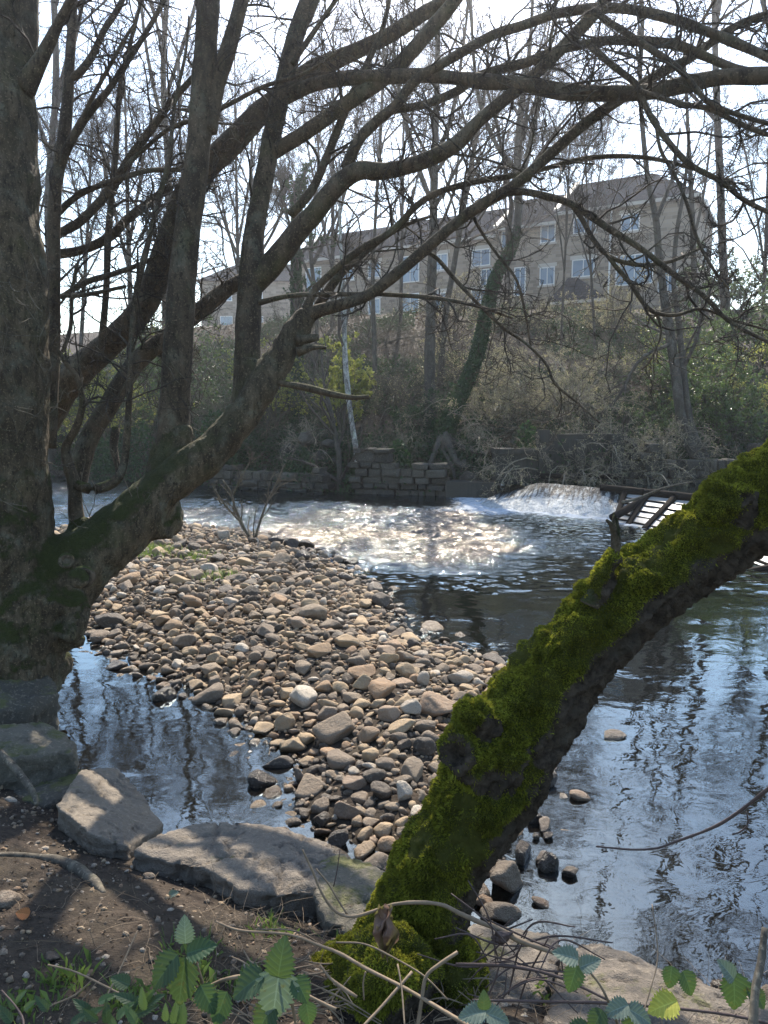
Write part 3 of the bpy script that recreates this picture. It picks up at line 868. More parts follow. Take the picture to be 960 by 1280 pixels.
while sL < s2 + 16.5:
    for zz in (zt, zt - 2.7, zt - 5.4):
        if kk % 3 == 2: window_at(sL, zz - .25, 1.5, 1.9, door=True)
        else: window_at(sL, zz, 1.1 if kk % 2 else 1.4, 1.15)
    sL += 2.5 if kk % 2 else 3.1; kk += 1
eb, ez = on_end(883, 268)
window_at(eb, ez, 1.2, 1.25, end=True)
window_at(eb, ez - 2.7, 1.2, 1.25, end=True)
# drainpipe
ds, dz = on_front(765, 260)
V, Q = tubes([bp(ds, -.1, ze1 - .2), bp(ds, -.1, 12), bp(ds, -.1, zb)], [.06] * 3, 8)
MB().add(V, Q=Q).build('drainpipe', WHITE_FRAME, bld)
# porch with hipped roof
pa, pzb = on_front(757, 372, 2.2); pb, _ = on_front(684, 377, 2.2); pap, pzt = on_front(716, 347, 0.0)
if pa > pb: pa, pb = pb, pa
pzb = min(pzb, pzt - 1.2)
porch = quad_obj('porch_wall', [(bp(pb - .3, -1.9, zb), bp(pa + .3, -1.9, zb), bp(pa + .3, -1.9, pzb), bp(pb - .3, -1.9, pzb)), (bp(pa + .3, -1.9, zb), bp(pa + .3, 0, zb), bp(pa + .3, 0, pzb), bp(pa + .3, -1.9, pzb)),
         (bp(pb - .3, 0, zb), bp(pb - .3, -1.9, zb), bp(pb - .3, -1.9, pzb), bp(pb - .3, 0, pzb))], ASHLAR, bld)
quad_obj('porch_roof', [(bp(pb, -2.2, pzb), bp(pa, -2.2, pzb), bp(pap - .3, -.05, pzt), bp(pap + .3, -.05, pzt)), (bp(pa, -2.2, pzb), bp(pa, 0, pzb), bp(pap - .3, -.05, pzt)), (bp(pb, 0, pzb), bp(pb, -2.2, pzb), bp(pap + .3, -.05, pzt))], TILES, bld)
quad_obj('porch_fascia', box_quads(bp(pa, -2.24, pzb - .2), A_ * (pb - pa), B_ * .05, Z_ * .18), GUTTER, bld)
# far gabled block seen between the trunks on the left
g0 = at(252, 420, 78); g1 = at(305, 420, 78)
gb = empty('gabled_block', (g0[0], g0[1], 7), 'pale gabled stone block glimpsed far away between the left trunks', 'building')
gz = at(300, 322, 78)[2]; gx0, gx1, gy0 = g0[0], g0[0] + 16, g0[1]
quad_obj('wall', [((gx0, gy0, 5), (gx1, gy0, 5), (gx1, gy0, gz - 2.6), (gx0, gy0, gz - 2.6)), ((gx1, gy0, 5), (gx1, gy0 + 9, 5), (gx1, gy0 + 9, gz - 2.6), (gx1, gy0, gz - 2.6)), ((gx0, gy0 + 9, 5), (gx0, gy0, 5), (gx0, gy0, gz - 2.6), (gx0, gy0 + 9, gz - 2.6)),
                  ((gx1, gy0 + 9, 5), (gx0, gy0 + 9, 5), (gx0, gy0 + 9, gz - 2.6), (gx1, gy0 + 9, gz - 2.6))], ASHLAR, gb)
quad_obj('roof', [((gx0 - .4, gy0 - .4, gz - 2.6), (gx1, gy0 - .4, gz - 2.6), (gx1, gy0 + 4.5, gz), (gx0 + 3, gy0 + 4.5, gz)), ((gx0 - .4, gy0 + 9.4, gz - 2.6), (gx0 - .4, gy0 - .4, gz - 2.6), (gx0 + 3, gy0 + 4.5, gz)),
                  ((gx1, gy0 + 9.4, gz - 2.6), (gx0 - .4, gy0 + 9.4, gz - 2.6), (gx0 + 3, gy0 + 4.5, gz), (gx1, gy0 + 4.5, gz))], TILES, gb)
for q in range(2):
    for w_ in range(2):
        xx, zz = gx0 + 2 + w_ * 3.2, gz - 4.6 - 2.8 * q
        f = quad_obj('window', box_quads((xx, gy0 - .05, zz), (1.3, 0, 0), (0, .1, 0), (0, 0, .08)) + box_quads((xx, gy0 - .05, zz + 1.2), (1.3, 0, 0), (0, .1, 0), (0, 0, .08)) + box_quads((xx, gy0 - .052, zz + .08), (.08, 0, 0), (0, .1, 0), (0, 0, 1.12)) + box_quads((xx + 1.22, gy0 - .052, zz + .08), (.08, 0, 0), (0, .1, 0), (0, 0, 1.12)), WHITE_FRAME, gb)
        quad_obj('pane', [((xx + .08, gy0 - .01, zz + .08), (xx + 1.22, gy0 - .01, zz + .08), (xx + 1.22, gy0 - .01, zz + 1.2), (xx + .08, gy0 - .01, zz + 1.2))], GLASS, gb).parent = f

# ------------------------------------------------------------------ walls of the far bank
def block_wall(name, p0, p1, z0, z1, label, cat='wall', row=0.2, depth=0.5, mat=None, seed=0, ragged=0.6):
    r_ = np.random.default_rng(seed)
    p0, p1 = np.array([*p0, 0.0]), np.array([*p1, 0.0]); L = np.linalg.norm(p1 - p0); d = (p1 - p0) / L; n = np.array([d[1], -d[0], 0])
    U, F = ICO[4]
    # rounded block: superellipsoid
    S = np.sign(U) * np.abs(U) ** 0.22; S = S / np.abs(S).max()
    mb = MB(); z = z0; ri = 0
    while z < z1:
        h = row * r_.uniform(0.6, 1.45); x = -r_.uniform(0, .3)
        while x < L:
            w = r_.uniform(0.15, 0.6); xc = (x + w / 2) / L
            topz = z1 - ragged * (0.5 + 0.5 * vnoise(np.array([[xc * 6, 0, seed * 3.1]]), seed)[0]) * 1.6
            if z < topz:
                V = S * np.array([w * .49, depth / 2, h * .49]) + 0.05 * fbm(U + r_.uniform(0, 99), 1.6, 4, seed)[:, None] * U
                V = V @ rotm(r_.normal() * .03, r_.normal() * .03, r_.normal() * .03).T
                W = p0 + d * (x + w / 2) + n * (r_.normal() * .05) + np.array([0, 0, z + h / 2]) + V[:, :1] * d + V[:, 1:2] * n + V[:, 2:] * np.array([0, 0, 1])
                mb.add(W, T=F, tint=r_.uniform(0, 1), wet=0.6 if z < 0.25 else 0)
            x += w + 0.012
        z += h + 0.008; ri += 1
    o = mb.build(name, mat or WALLSTONE, loc=(*(p0 + p1)[:2] / 2, z0))
    return tag(o, label, cat)
block_wall('retaining_wall', (-0.75, 22.15), (1.75, 21.5), -0.2, 1.45, 'dark dry stone retaining wall at the waterline left of the leaning ivy tree', seed=3)
block_wall('retaining_wall', (-6.5, 25.0), (-1.9, 22.9), -0.2, 0.85, 'low mossy dry stone wall at the waterline left of the birch', seed=4, ragged=.7)
block_wall('retaining_wall', (6.5, 20.75), (12.5, 20.9), 0.3, 1.75, 'dark stone wall above the weir right of the concrete sluice wall', seed=5, ragged=.7, row=.22)
def noisy_box(name, o, a, b, c, mat, parent, step=0.12, amp=0.02, seed=0):
    """subdivided box with worn surface"""
    o, a, b, c = map(lambda v: np.asarray(v, float), (o, a, b, c))
    mb = MB()
    for (p, e, f) in [(o, a, c), (o + b, a, c), (o, b, c), (o + a, b, c), (o, a, b), (o + c, a, b)]:
        n1, n2 = max(2, int(np.linalg.norm(e) / step)), max(2, int(np.linalg.norm(f) / step))
        s, t = np.meshgrid(np.linspace(0, 1, n1), np.linspace(0, 1, n2), indexing='ij')
        P = p + s[..., None] * e + t[..., None] * f
        P = P + amp * np.stack([fbm(P, 2.2, 3, seed), fbm(P, 2.2, 3, seed + 7), fbm(P, 2.2, 3, seed + 14)], -1)
        mb.add(P, Q=grid_q(n1, n2), tint=.5, wet=0)
    return mb.build(name, mat, parent, smooth_=False)
sl_ = empty('sluice_wall', (5.3, 20.6, 0.5), 'old concrete sluice wall with stained panels on the bank above the weir', 'sluice')
noisy_box('concrete_panel', (4.45, 20.95, 0.3), (2.0, -0.1, 0), (0, .4, 0), (0, 0, 1.5), CONCRETE, sl_, seed=1)
noisy_box('buttress', (4.3, 20.7, 0.3), (0.28, 0, 0), (0, .5, 0), (0, 0, 1.62), CONCRETE, sl_, seed=2)
noisy_box('buttress', (5.35, 20.66, 0.3), (0.24, 0, 0), (0, .5, 0), (0, 0, 1.35), CONCRETE, sl_, seed=3)
noisy_box('buttress', (6.3, 20.5, 0.3), (0.3, 0, 0), (0, .6, 0), (0, 0, 1.5), CONCRETE, sl_, seed=4)
V, Q, T = bar_between((4.3, 20.55, 0.66), (6.6, 20.4, 0.66), .16, .14); MB().add(V, Q=Q, T=T).build('timber_sill', WET_TIMBER, sl_)
cb = empty('concrete_block', (3.7, 20.9, 0.4), 'squared concrete block beside the head of the white cascade', 'block')
noisy_box('block', (3.15, 20.85, 0.1), (1.15, -.05, 0), (0, .9, 0), (0, 0, 1.15), CONCRETE, cb, seed=8)
noisy_box('cap', (3.1, 20.78, 1.253), (1.25, -.05, 0), (0, .95, 0), (0, 0, .14), CONCRETE, cb, seed=9)
noisy_box('ledge', (1.75, 21.1, -0.2), (1.4, -.3, 0), (0, .9, 0), (0, 0, .65), CONCRETE, cb, seed=10)
V, Q = tubes([np.array([3.35, 20.9, .42]), np.array([3.3, 20.6, .39]), np.array([3.25, 20.35, .36])], [.055, .055, .055], 10)
tag(MB().add(V, Q=Q).build('drain_pipe', GUTTER, loc=(3.3, 20.6, .39)), 'short pale pipe end poking out below the concrete block', 'pipe')

# boulders tumbled along the far waterline
def make_rock(name, c, dims, seed, mat, tint, yaw=0, tilt=(0, 0), sub=4, ang=.6, wet=0, rough=.06, parent=None):
    U, F = ICO[sub]
    V = rock_shape(U, seed, ang, rough=rough)
    V = V / np.array([np.abs(V[:, i]).max() for i in range(3)])
    V = (V * np.asarray(dims)) @ rotm(yaw, *tilt).T + np.asarray(c)
    mb = MB().add(V, T=F, tint=tint, wet=wet)
    return mb.build(name, mat, parent, loc=None if parent else c)
FARB = [(362, 562, .42), (384, 548, .5), (397, 572, .5), (412, 556, .34), (377, 585, .45), (405, 592, .4), (352, 590, .38), (430, 598, .42), (330, 596, .36), (452, 606, .34),
        (300, 598, .34), (421, 575, .3), (560, 606, .5), (588, 598, .45), (612, 607, .4), (548, 590, .36), (640, 598, .42), (578, 580, .34), (500, 616, .3), (530, 617, .36), (270, 590, .34), (240, 594, .3)]
adj = ['square edged', 'largest pale topped', 'broad', 'small pale', 'low wide', 'wet dark', 'half buried', 'low', 'flat', 'wet flat', 'dark flat', 'wedged', 'large dark', 'upright', 'wet black', 'mossy', 'sloping', 'cracked', 'small wet', 'rounded wet', 'small dark', 'last small']
where = ['at the left of the rubble pile below the ivy', 'on top of the rubble pile by the birch', 'in the middle of the rubble pile', 'at the right shoulder of the rubble pile', 'at the left foot of the rubble pile', 'at the right foot of the rubble pile',
         'just left of the rubble pile', 'at the waterline between birch and stone wall', 'at the waterline left of the rubble pile', 'touching the left end of the dry stone wall', 'at the waterline behind the bare sapling', 'between birch roots and rubble pile',
         'at the waterline under the leaning ivy tree', 'beside exposed roots of the ivy tree', 'right of the ivy tree at the waterline', 'against the right end of the dry stone wall', 'below the concrete block at the cascade', 'among the exposed roots of the ivy tree',
         'in the water before the dry stone wall', 'in the water right of the dry stone wall', 'at the waterline seen past the fourth trunk', 'at the waterline nearest the mossy multi stem tree']
for i, (px, py, s) in enumerate(FARB):
    z = max(0.05, 2.3 - 22.3 * ((py - 520) / 930.0) * 1.0)
    p = hit(px, py, z) if py > 540 else at(px, py, 23)
    yf = far_y(p[0]) + (0.35 if z < .5 else .7)
    p = at(px, py, 1) - CAM; p = CAM + p * (yf / p[1])
    tag(make_rock('boulder', p, (s * .75, s * .6, s * .5), 300 + i, WALLSTONE, rng.uniform(0.2, 1), rng.uniform(0, 3), (rng.normal() * .15, rng.normal() * .15), 3, wet=1 if py > 600 else 0),
        adj[i] + ' boulder ' + where[i], 'boulder', 'boulders tumbled along the far waterline')
# ------------------------------------------------------------------ far bank vegetation
def limb_px(rows, d0, d1, wscale=1.0):
    """(px,py,width_px) rows -> (x,y,z,r) with distance running d0..d1"""
    R = np.asarray(rows, float)
    L = np.concatenate([[0], np.cumsum(np.hypot(np.diff(R[:, 0]), np.diff(R[:, 1])))]); t = L / L[-1]
    d = d0 + (d1 - d0) * t
    return np.array([[*at(x, y, dd), w * wscale * dd / FPX / 2] for (x, y, w), dd in zip(R, d)])

def crown(parents, r_, lv=((9, .8), (7, .7), (6, .6)), t0=.35, lr=(.3, .55), rmin=.006, up=.18, k=5, ang=(.45, 1.0)):
    """parents: list of (P,R) arrays; returns list of (P,R) level groups"""
    out = []
    Ps, Rs = [], []
    for C in parents:
        c = resample(C, n=9); Ps.append(c[:, :3]); Rs.append(c[:, 3])
    P, R = np.array(Ps), np.array(Rs)
    for i, (m, rr) in enumerate(lv):
        P, R = spawn(P, R, m, t0 if i == 0 else .15, .98, ang, lr if i == 0 else (.35, .65), .5 * rr / .6, k, .2, up, rmin, rg=r_)
        out.append((P, R))
    return out

def crown_mesh(name, groups, mat, parent, sides=3):
    mb = MB()
    for i, (P, R) in enumerate(groups):
        V, Q = tubes(P, R, 5 if i == 0 else sides); mb.add(V, Q=Q)
    return mb.build(name, mat, parent)

def far_tree(name, label, trunks, d, mat=None, lv=((13, .7), (7, .6), (7, .6), (5, .7)), ivy=0, ivytop=.6, seed=0, t0=.35, lr=(.3, .5), extra=None, up=.18, group='bare trees on the far bank', rmin=.0045, cat='tree', ivysize=.09, leaves=None, nleaf=0):
    r_ = np.random.default_rng(seed)
    L = [limb_px(t, d, d + .4, .85) if len(t[0]) == 3 else np.array(t) for t in trunks]
    # push the foot into the ground
    base = L[0][0, :3].copy()
    gz_ = float(height(np.array([base[0]]), np.array([base[1]]))[0])
    if base[2] > gz_:
        L[0] = np.vstack([[base[0] - (L[0][1, 0] - base[0]) * .1, base[1], gz_ - .3, L[0][0, 3] * 1.35], L[0]])
    root = empty(name, (base[0], base[1], min(gz_, base[2])), label, cat, group)
    mb = MB()
    for i, l in enumerate(L):
        V, Q, T, C = big_tube(l, 14, .25, .08, 1.2, seed + i)
        mb.add(V, Q=Q, T=T)
    mb.build('trunk', mat or BARK_FAR, root)
    g = crown(L, r_, lv, t0, lr, rmin, up)
    crown_mesh('crown', g, BARK_FARTWIG, root)
    if ivy:
        pts, nn = [], []
        for l in L[:1]:
            C = resample(l, .05); n = int(len(C) * ivytop); idx = np.clip((n * r_.random(ivy) ** .9 * r_.uniform(.75, 1.15, ivy)).astype(int), 0, len(C) - 1)
            T, A, B = frames(C[:, :3]); th = r_.uniform(0, 2 * pi, ivy)
            D = np.cos(th)[:, None] * A[idx] + np.sin(th)[:, None] * B[idx]
            pts.append(C[idx, :3] + D * (C[idx, 3] * r_.uniform(.95, 1.12, ivy) + r_.exponential(.018, ivy))[:, None]); nn.append(D)
        V, T = leaf_quads(np.concatenate(pts), ivysize, np.concatenate(nn), r_, .8)
        MB().add(V, T=T).build('ivy', IVY, root, smooth_=False)
    if leaves is not None:
        P, R = g[-1]
        i = r_.integers(0, len(P), nleaf); C = P[i, r_.integers(2, P.shape[1], nleaf)] + r_.normal(size=(nleaf, 3)) * .03
        V, T = leaf_quads(C, .06, None, r_, .7)
        MB().add(V, T=T).build('foliage', leaves, root, smooth_=False)
    return root, g

far_tree('ivy_clad_tree', 'leaning tree with ivy covered lower trunk and exposed roots above the dry stone wall',
         [[(556, 545, 28), (566, 515, 21), (583, 478, 18), (597, 440, 17), (608, 392, 15), (620, 345, 14), (640, 308, 14), (648, 268, 12), (647, 205, 12), (652, 130, 9), (662, 60, 6), (668, -40, 4)],
          [(648, 250, 10), (660, 190, 8), (676, 120, 6), (690, 40, 5), (700, -40, 3)], [(647, 215, 9), (620, 180, 7), (598, 120, 6), (590, 40, 4), (585, -30, 3)]], 23.2, ivy=14000, ivytop=.42, seed=1, lr=(.22, .38), lv=((9, .7), (6, .6), (5, .6), (4, .7)))
far_tree('bare_tree', 'tall straight bare tree rising between the ivy tree and the birch',
         [[(538, 548, 19), (537, 480, 16), (538, 400, 15), (541, 300, 13), (543, 210, 11), (546, 120, 8), (548, 20, 7), (552, -60, 5)], [(542, 260, 8), (520, 200, 7), (500, 120, 5), (488, 20, 4)], [(544, 200, 8), (566, 140, 6), (580, 50, 4), (590, -40, 3)]], 26.5, seed=2, lr=(.2, .36), lv=((7, .7), (5, .6), (5, .6), (4, .7)))
far_tree('bare_tree', 'thin bare tree leaning right just beside the tall straight tree',
         [[(550, 480, 10), (556, 400, 9), (566, 340, 9), (578, 270, 8), (590, 200, 7), (604, 130, 5), (612, 40, 4)]], 28, seed=3, lr=(.25, .45))
far_tree('birch_tree', 'slender white barked birch standing at the waterline near the rubble pile',
         [[(447, 574, 9), (440, 530, 8), (435, 490, 8), (431, 440, 8), (430, 390, 7), (427, 330, 5), (425, 270, 4), (424, 200, 3)]], 23.2, mat=BARK_BIRCH, seed=4, lv=((10, .8), (6, .7), (5, .6)), lr=(.2, .35))
far_tree('bare_tree', 'short spindly bare tree between the birch and the rubble pile', [[(424, 580, 8), (419, 545, 7), (413, 510, 6), (405, 480, 4), (402, 440, 3)]], 23.0, seed=5, lr=(.3, .5), lv=((8, .8), (5, .7), (4, .6)))
far_tree('twin_stemmed_tree', 'twin stemmed pale tree standing at the bank above the weir',
         [[(880, 588, 20), (862, 555, 17), (851, 520, 15), (845, 470, 14), (838, 420, 13), (830, 370, 12), (824, 320, 10), (820, 275, 9), (812, 235, 8), (806, 190, 7), (800, 110, 6), (803, 20, 6), (796, -90, 5), (800, -200, 4), (794, -320, 2)],
          [(888, 592, 18), (880, 570, 14), (866, 540, 12), (858, 500, 11), (853, 450, 10), (848, 400, 9), (842, 350, 7), (846, 290, 6), (856, 230, 5), (862, 160, 3)],
          [(820, 275, 7), (832, 245, 6), (842, 215, 4), (850, 160, 3)], [(880, 590, 12), (845, 590, 9), (810, 575, 8), (785, 550, 7), (765, 545, 5), (740, 530, 4)],
          [(838, 430, 6), (800, 450, 5), (770, 500, 4), (745, 520, 3)]], 21.3, seed=6, lr=(.22, .38), t0=.3, lv=((8, .7), (5, .6), (5, .6), (4, .7)))
far_tree('bare_tree', 'tall bare tree right of the apartment building', [[(912, 470, 15), (907, 390, 13), (903, 300, 12), (900, 220, 11), (897, 150, 10), (894, 60, 9), (892, -60, 8), (886, -180, 7), (890, -300, 5), (884, -420, 3)], [(893, 40, 7), (912, -60, 6), (940, -180, 5), (955, -300, 3)], [(892, 0, 7), (868, -100, 6), (850, -220, 4), (846, -330, 3)]], 31, seed=7, lr=(.15, .3))
far_tree('bare_tree', 'bare tree in front of the right hand end of the building', [[(872, 480, 9), (870, 400, 8), (867, 320, 8), (864, 240, 7), (860, 160, 5), (855, 60, 4)], [(867, 300, 5), (880, 240, 4), (890, 160, 3)]], 30, seed=8, lr=(.15, .28), lv=((8, .7), (5, .6), (5, .6), (4, .7)))
far_tree('bare_tree', 'bare tree between the left wing and the birch', [[(470, 520, 7), (468, 430, 7), (466, 350, 6), (470, 260, 5), (476, 160, 5), (480, 60, 3)]], 30, seed=9, lr=(.3, .5))
far_tree('ivy_column_tree', 'tall tree fully wrapped in ivy behind the mossy multi stem tree',
         [[(372, 520, 12), (371, 430, 11), (370, 350, 10), (370, 290, 8), (371, 250, 5), (374, 225, 3)]], 27, ivy=15000, ivytop=.97, ivysize=.14, seed=10, lv=((14, .8), (6, .7), (4, .6)), lr=(.12, .22), leaves=IVY, nleaf=9000)
for i, (x, top, w, dd, lab) in enumerate([(165, 90, 8, 36, 'bare tree seen between the left edge trunk and the thin vertical stem'), (100, 120, 6, 34, 'bare tree farthest left behind the edge trunk'), (238, 110, 7, 38, 'bare tree behind the second upright stem'),
                             (300, 60, 6, 36, 'bare tree seen between the two upright stems of the mossy tree'), (415, 40, 7, 40, 'bare tree rising behind the left wing roof'), (745, 120, 4, 31, 'bare tree in front of the middle of the building'),
                             (640, 130, 5, 40, 'faint bare tree rising beyond the building roof'), (952, 160, 6, 30, 'bare tree at the right picture edge behind the green shrub'), (35, 200, 6, 33, 'bare tree at the far left picture edge'), (500, -20, 6, 38, 'bare tree between left wing and tall straight tree'),
                             (700, 60, 4, 29, 'slim bare tree left of the porch roof')]):
    lean = rng.uniform(-14, 14)
    far_tree('bare_tree', lab, [[(x, 470, w), (x + lean * .3, 380, w * .9), (x + lean * .7, 290, w * .8), (x + lean, 200, w * .55), (x + lean * 1.4, top, w * .25)],
                              [(x + lean * .5, 340, w * .6), (x + lean - 16, 260, w * .5), (x + lean - 34, 170, w * .3), (x + lean - 42, top + 30, w * .2)],
                              [(x + lean * .6, 310, w * .6), (x + lean + 16, 230, w * .5), (x + lean + 30, 150, w * .3), (x + lean + 36, top + 50, w * .2)]], dd, seed=20 + i, lr=(.22, .45), lv=((13, .7), (7, .6), (7, .6), (5, .7)), rmin=.0055)

# shrubs: many stems from the ground
def make_shrub(name, label, c, h, w, nst, seed, mat, leafmat=None, nleaf=0, lsize=.05, droop=.0, lv=(6, 5, 4), rmin=.005, lean=(0, 0, 0), group='shrubs and thickets on the far bank', cat='shrub'):
    r_ = np.random.default_rng(seed)
    c = np.array(c, float)
    k = 8
    P = np.zeros((nst, k, 3)); P[:, 0] = c + np.c_[r_.normal(size=(nst, 2)) * w * .12, np.full(nst, -.15)]
    d = unit(np.c_[r_.normal(size=(nst, 2)) * .8 * w / max(h, .1), np.full(nst, 1.0)] + np.array(lean))
    L = h * r_.uniform(.6, 1.25, nst)
    for s in range(1, k):
        d = unit(d + r_.normal(size=(nst, 3)) * .13 + np.array([0, 0, -droop * s / k]))
        P[:, s] = P[:, s - 1] + d * (L / (k - 1))[:, None]
    R = (0.009 + 0.010 * h * r_.uniform(.6, 1.2, nst))[:, None] * np.linspace(1, .3, k)[None]
    gs = [(P, R)]
    p, r = P, R
    for i, m in enumerate(lv):
        p, r = spawn(p, r, m, .2, .98, (.4, 1.1), (.3, .6), .5, 5, .25, .1 - droop * .3, rmin, rg=r_)
        gs.append((p, r))
    root = empty(name, tuple(c), label, cat, group)
    crown_mesh('stems', gs[:2], mat, root)
    crown_mesh('twigs', gs[2:], mat, root)
    if leafmat is not None:
        PP = np.concatenate([g[0][:, 2:].reshape(-1, 3) for g in gs[2:]])
        C = PP[r_.integers(0, len(PP), nleaf)] + r_.normal(size=(nleaf, 3)) * .03
        V, T = leaf_quads(C, lsize, None, r_, .65)
        MB().add(V, T=T).build('foliage', leafmat, root, smooth_=False)
    return root
def on_bank(px, d):
    X = (px - 480) / FPX * d
    return np.array([X, d, float(height(np.array([X]), np.array([d]))[0])])
far_tree('bare_tree', 'thin bare tree before the left wing, right of the ivy column', [[(392, 500, 7), (396, 400, 6), (388, 300, 6), (398, 210, 4), (394, 120, 2)], [(392, 360, 4), (362, 280, 4), (345, 200, 2)], [(392, 330, 4), (425, 260, 4), (446, 190, 2)]], 33, seed=51, lr=(.25, .45), lv=((16, .7), (8, .6), (7, .6), (5, .7)))
far_tree('bare_tree', 'thin forked bare tree standing before the far gabled block', [[(318, 500, 7), (312, 400, 6), (322, 300, 6), (314, 210, 4), (320, 120, 2)], [(315, 360, 4), (285, 290, 4), (262, 220, 2)], [(318, 330, 4), (350, 270, 4), (362, 200, 2)]], 33, seed=52, lr=(.25, .45), lv=((16, .7), (8, .6), (7, .6), (5, .7)))
far_tree('bare_tree', 'tall bare tree just beyond the right picture edge with branches over the river', [[(1010, 520, 16), (1004, 400, 14), (1000, 260, 13), (990, 100, 12), (984, -60, 10), (990, -220, 7), (984, -400, 4)], [(996, 160, 8), (960, 30, 7), (935, -100, 6), (925, -240, 4), (905, -360, 3)], [(1000, 220, 8), (1040, 60, 7), (1060, -120, 5), (1075, -300, 3)]], 24, seed=41, lr=(.2, .36))
far_tree('bare_tree', 'tall bare tree right of the farthest left bare tree', [[(60, 500, 12), (64, 380, 11), (60, 250, 10), (70, 100, 9), (66, -60, 8), (72, -220, 6), (70, -380, 3)], [(64, 160, 7), (100, 20, 6), (120, -120, 5), (150, -280, 3)], [(64, 200, 7), (20, 60, 6), (0, -120, 4), (-20, -260, 3)]], 29, seed=42, lr=(.2, .36))
far_tree('bare_tree', 'tall bare tree rising behind the thin vertical stem', [[(212, 500, 10), (206, 380, 9), (212, 250, 9), (204, 100, 8), (210, -60, 7), (200, -220, 5), (204, -380, 3)], [(208, 180, 6), (180, 40, 5), (170, -120, 4), (150, -260, 2)], [(208, 120, 6), (250, -20, 5), (262, -160, 4), (280, -300, 2)]], 30, seed=43, lr=(.2, .36))
SH = [(905, 23.5, 2.6, 2.2, 18, BARK_SHRUB, GREEN_SHRUB, 12000, .08, .15, 'bushy green shrub right above the mossy trunk end'), (850, 27, 2.6, 2.2, 18, BARK_SHRUB, GREEN_SHRUB, 9000, .08, .15, 'green leafy shrub behind the twin stemmed tree base'),
      (280, 25.5, 1.8, 2.2, 18, BARK_SHRUB, IVY, 9000, .09, .3, 'dark ivy covered hump at the waterline behind the second upright stem'), (545, 24.5, 1.6, 2.4, 18, BARK_SHRUB, IVY, 8000, .09, .3, 'dark ivy covered hump left of the leaning ivy tree foot'),
      (830, 21.6, 1.9, 2.0, 22, HAZEL, BUDS_PALE, 1500, .04, .5, 'low bare shrub between sluice wall and twin stemmed tree'), (610, 22.8, 1.5, 1.8, 22, HAZEL, None, 0, 0, .6, 'low bare tangle right of the exposed roots'),
      (500, 23.6, 1.3, 1.8, 20, HAZEL, None, 0, 0, .6, 'low bare tangle on top of the dry stone wall'),
      (700, 25, 3.2, 2.8, 30, HAZEL, BUDS_PALE, 9000, .045, .25, 'large tangled shrub with pale buds below the building'), (625, 24.5, 2.4, 2.2, 24, HAZEL, BUDS_PALE, 5000, .045, .35, 'pale twiggy shrub right of the leaning ivy tree'),
      (765, 21.3, 2.6, 2.6, 30, HAZEL, BUDS_PALE, 3500, .04, .45, 'drooping bare shrub hanging over the sluice wall'), (690, 21.5, 2.4, 2.4, 30, HAZEL, BUDS_PALE, 3000, .04, .5, 'tangled bare shrub over the concrete block'),
      (920, 25, 2.4, 1.9, 16, BARK_SHRUB, BUDS, 5000, .07, .1, 'bright yellow green shrub at the right above the mossy trunk'), (950, 30, 3.0, 2.6, 18, BARK_SHRUB, GREEN_SHRUB, 18000, .09, .1, 'dense dark green shrub at the right picture edge'),
      (880, 23, 1.9, 2.0, 16, BARK_SHRUB, GREEN_SHRUB, 7000, .08, .2, 'low green shrub behind the twin stemmed tree'), (428, 25.5, 2.9, .7, 9, BARK_SHRUB, BUDS, 5200, .12, .1, 'narrow bright yellow green shrub around the birch'),
      (340, 27, 2.8, 1.3, 12, BARK_SHRUB, BUDS, 3000, .09, .1, 'yellow green shrub seen beside the stem with the dead snag'), (130, 29, 4.0, 2.8, 16, BARK_SHRUB, BUDS, 7500, .09, .1, 'light green budding shrub seen through the left stems'),
      (215, 30, 3.6, 2.4, 16, BARK_SHRUB, GREEN_SHRUB, 6000, .09, .1, 'green shrub behind the first upright stem'), (295, 26.5, 2.0, 2.0, 20, BARK_SHRUB, None, 0, 0, .4, 'bare bramble tangle right of the second upright stem'),
      (500, 27, 2.2, 2.4, 24, BARK_SHRUB, BUDS_PALE, 1500, .04, .3, 'brown bare thicket behind the stone wall'), (390, 24.6, 1.6, 2.0, 20, HAZEL, None, 0, 0, .5, 'pale bare tangle under the dead snag'),
      (580, 29, 2.4, 2.2, 20, BARK_SHRUB, BUDS_PALE, 3500, .05, .3, 'mid slope thicket behind the leaning ivy tree'), (820, 28, 2.6, 2.2, 20, BARK_SHRUB, BUDS, 2500, .05, .2, 'thinly budding shrub right of the porch roof'),
      (640, 36, 2.4, 2.4, 18, BARK_SHRUB, BUDS_PALE, 3000, .06, .2, 'hilltop thicket under the tall french window'), (760, 36, 2.6, 2.2, 18, BARK_SHRUB, BUDS_PALE, 5000, .06, .2, 'pale yellow hilltop thicket in front of the porch'),
      (470, 36, 3.0, 3.0, 18, BARK_SHRUB, None, 0, 0, .2, 'bare thicket below the left wing of the building'), (380, 34, 3.0, 2.6, 18, BARK_SHRUB, None, 0, 0, .2, 'grey thicket beyond the ivy column tree'),
      (560, 36, 3.0, 2.6, 18, BARK_SHRUB, BUDS_PALE, 2000, .06, .2, 'grey thicket below the middle of the building'), (900, 40, 3.5, 3.2, 18, BARK_SHRUB, GREEN_SHRUB, 9000, .12, .1, 'evergreen shrub against the sky right of the building'),
      (60, 30, 3.2, 2.2, 16, BARK_SHRUB, GREEN_SHRUB, 4000, .1, .2, 'dark green shrub just right of the edge trunk')]
for i, (px, d, h, w, nst, bm_, lm, nl, ls, dr, lab) in enumerate(SH):
    make_shrub('shrub', lab, on_bank(px, d), h, w, nst, 60 + i, bm_, lm, nl, max(ls, .01), dr)

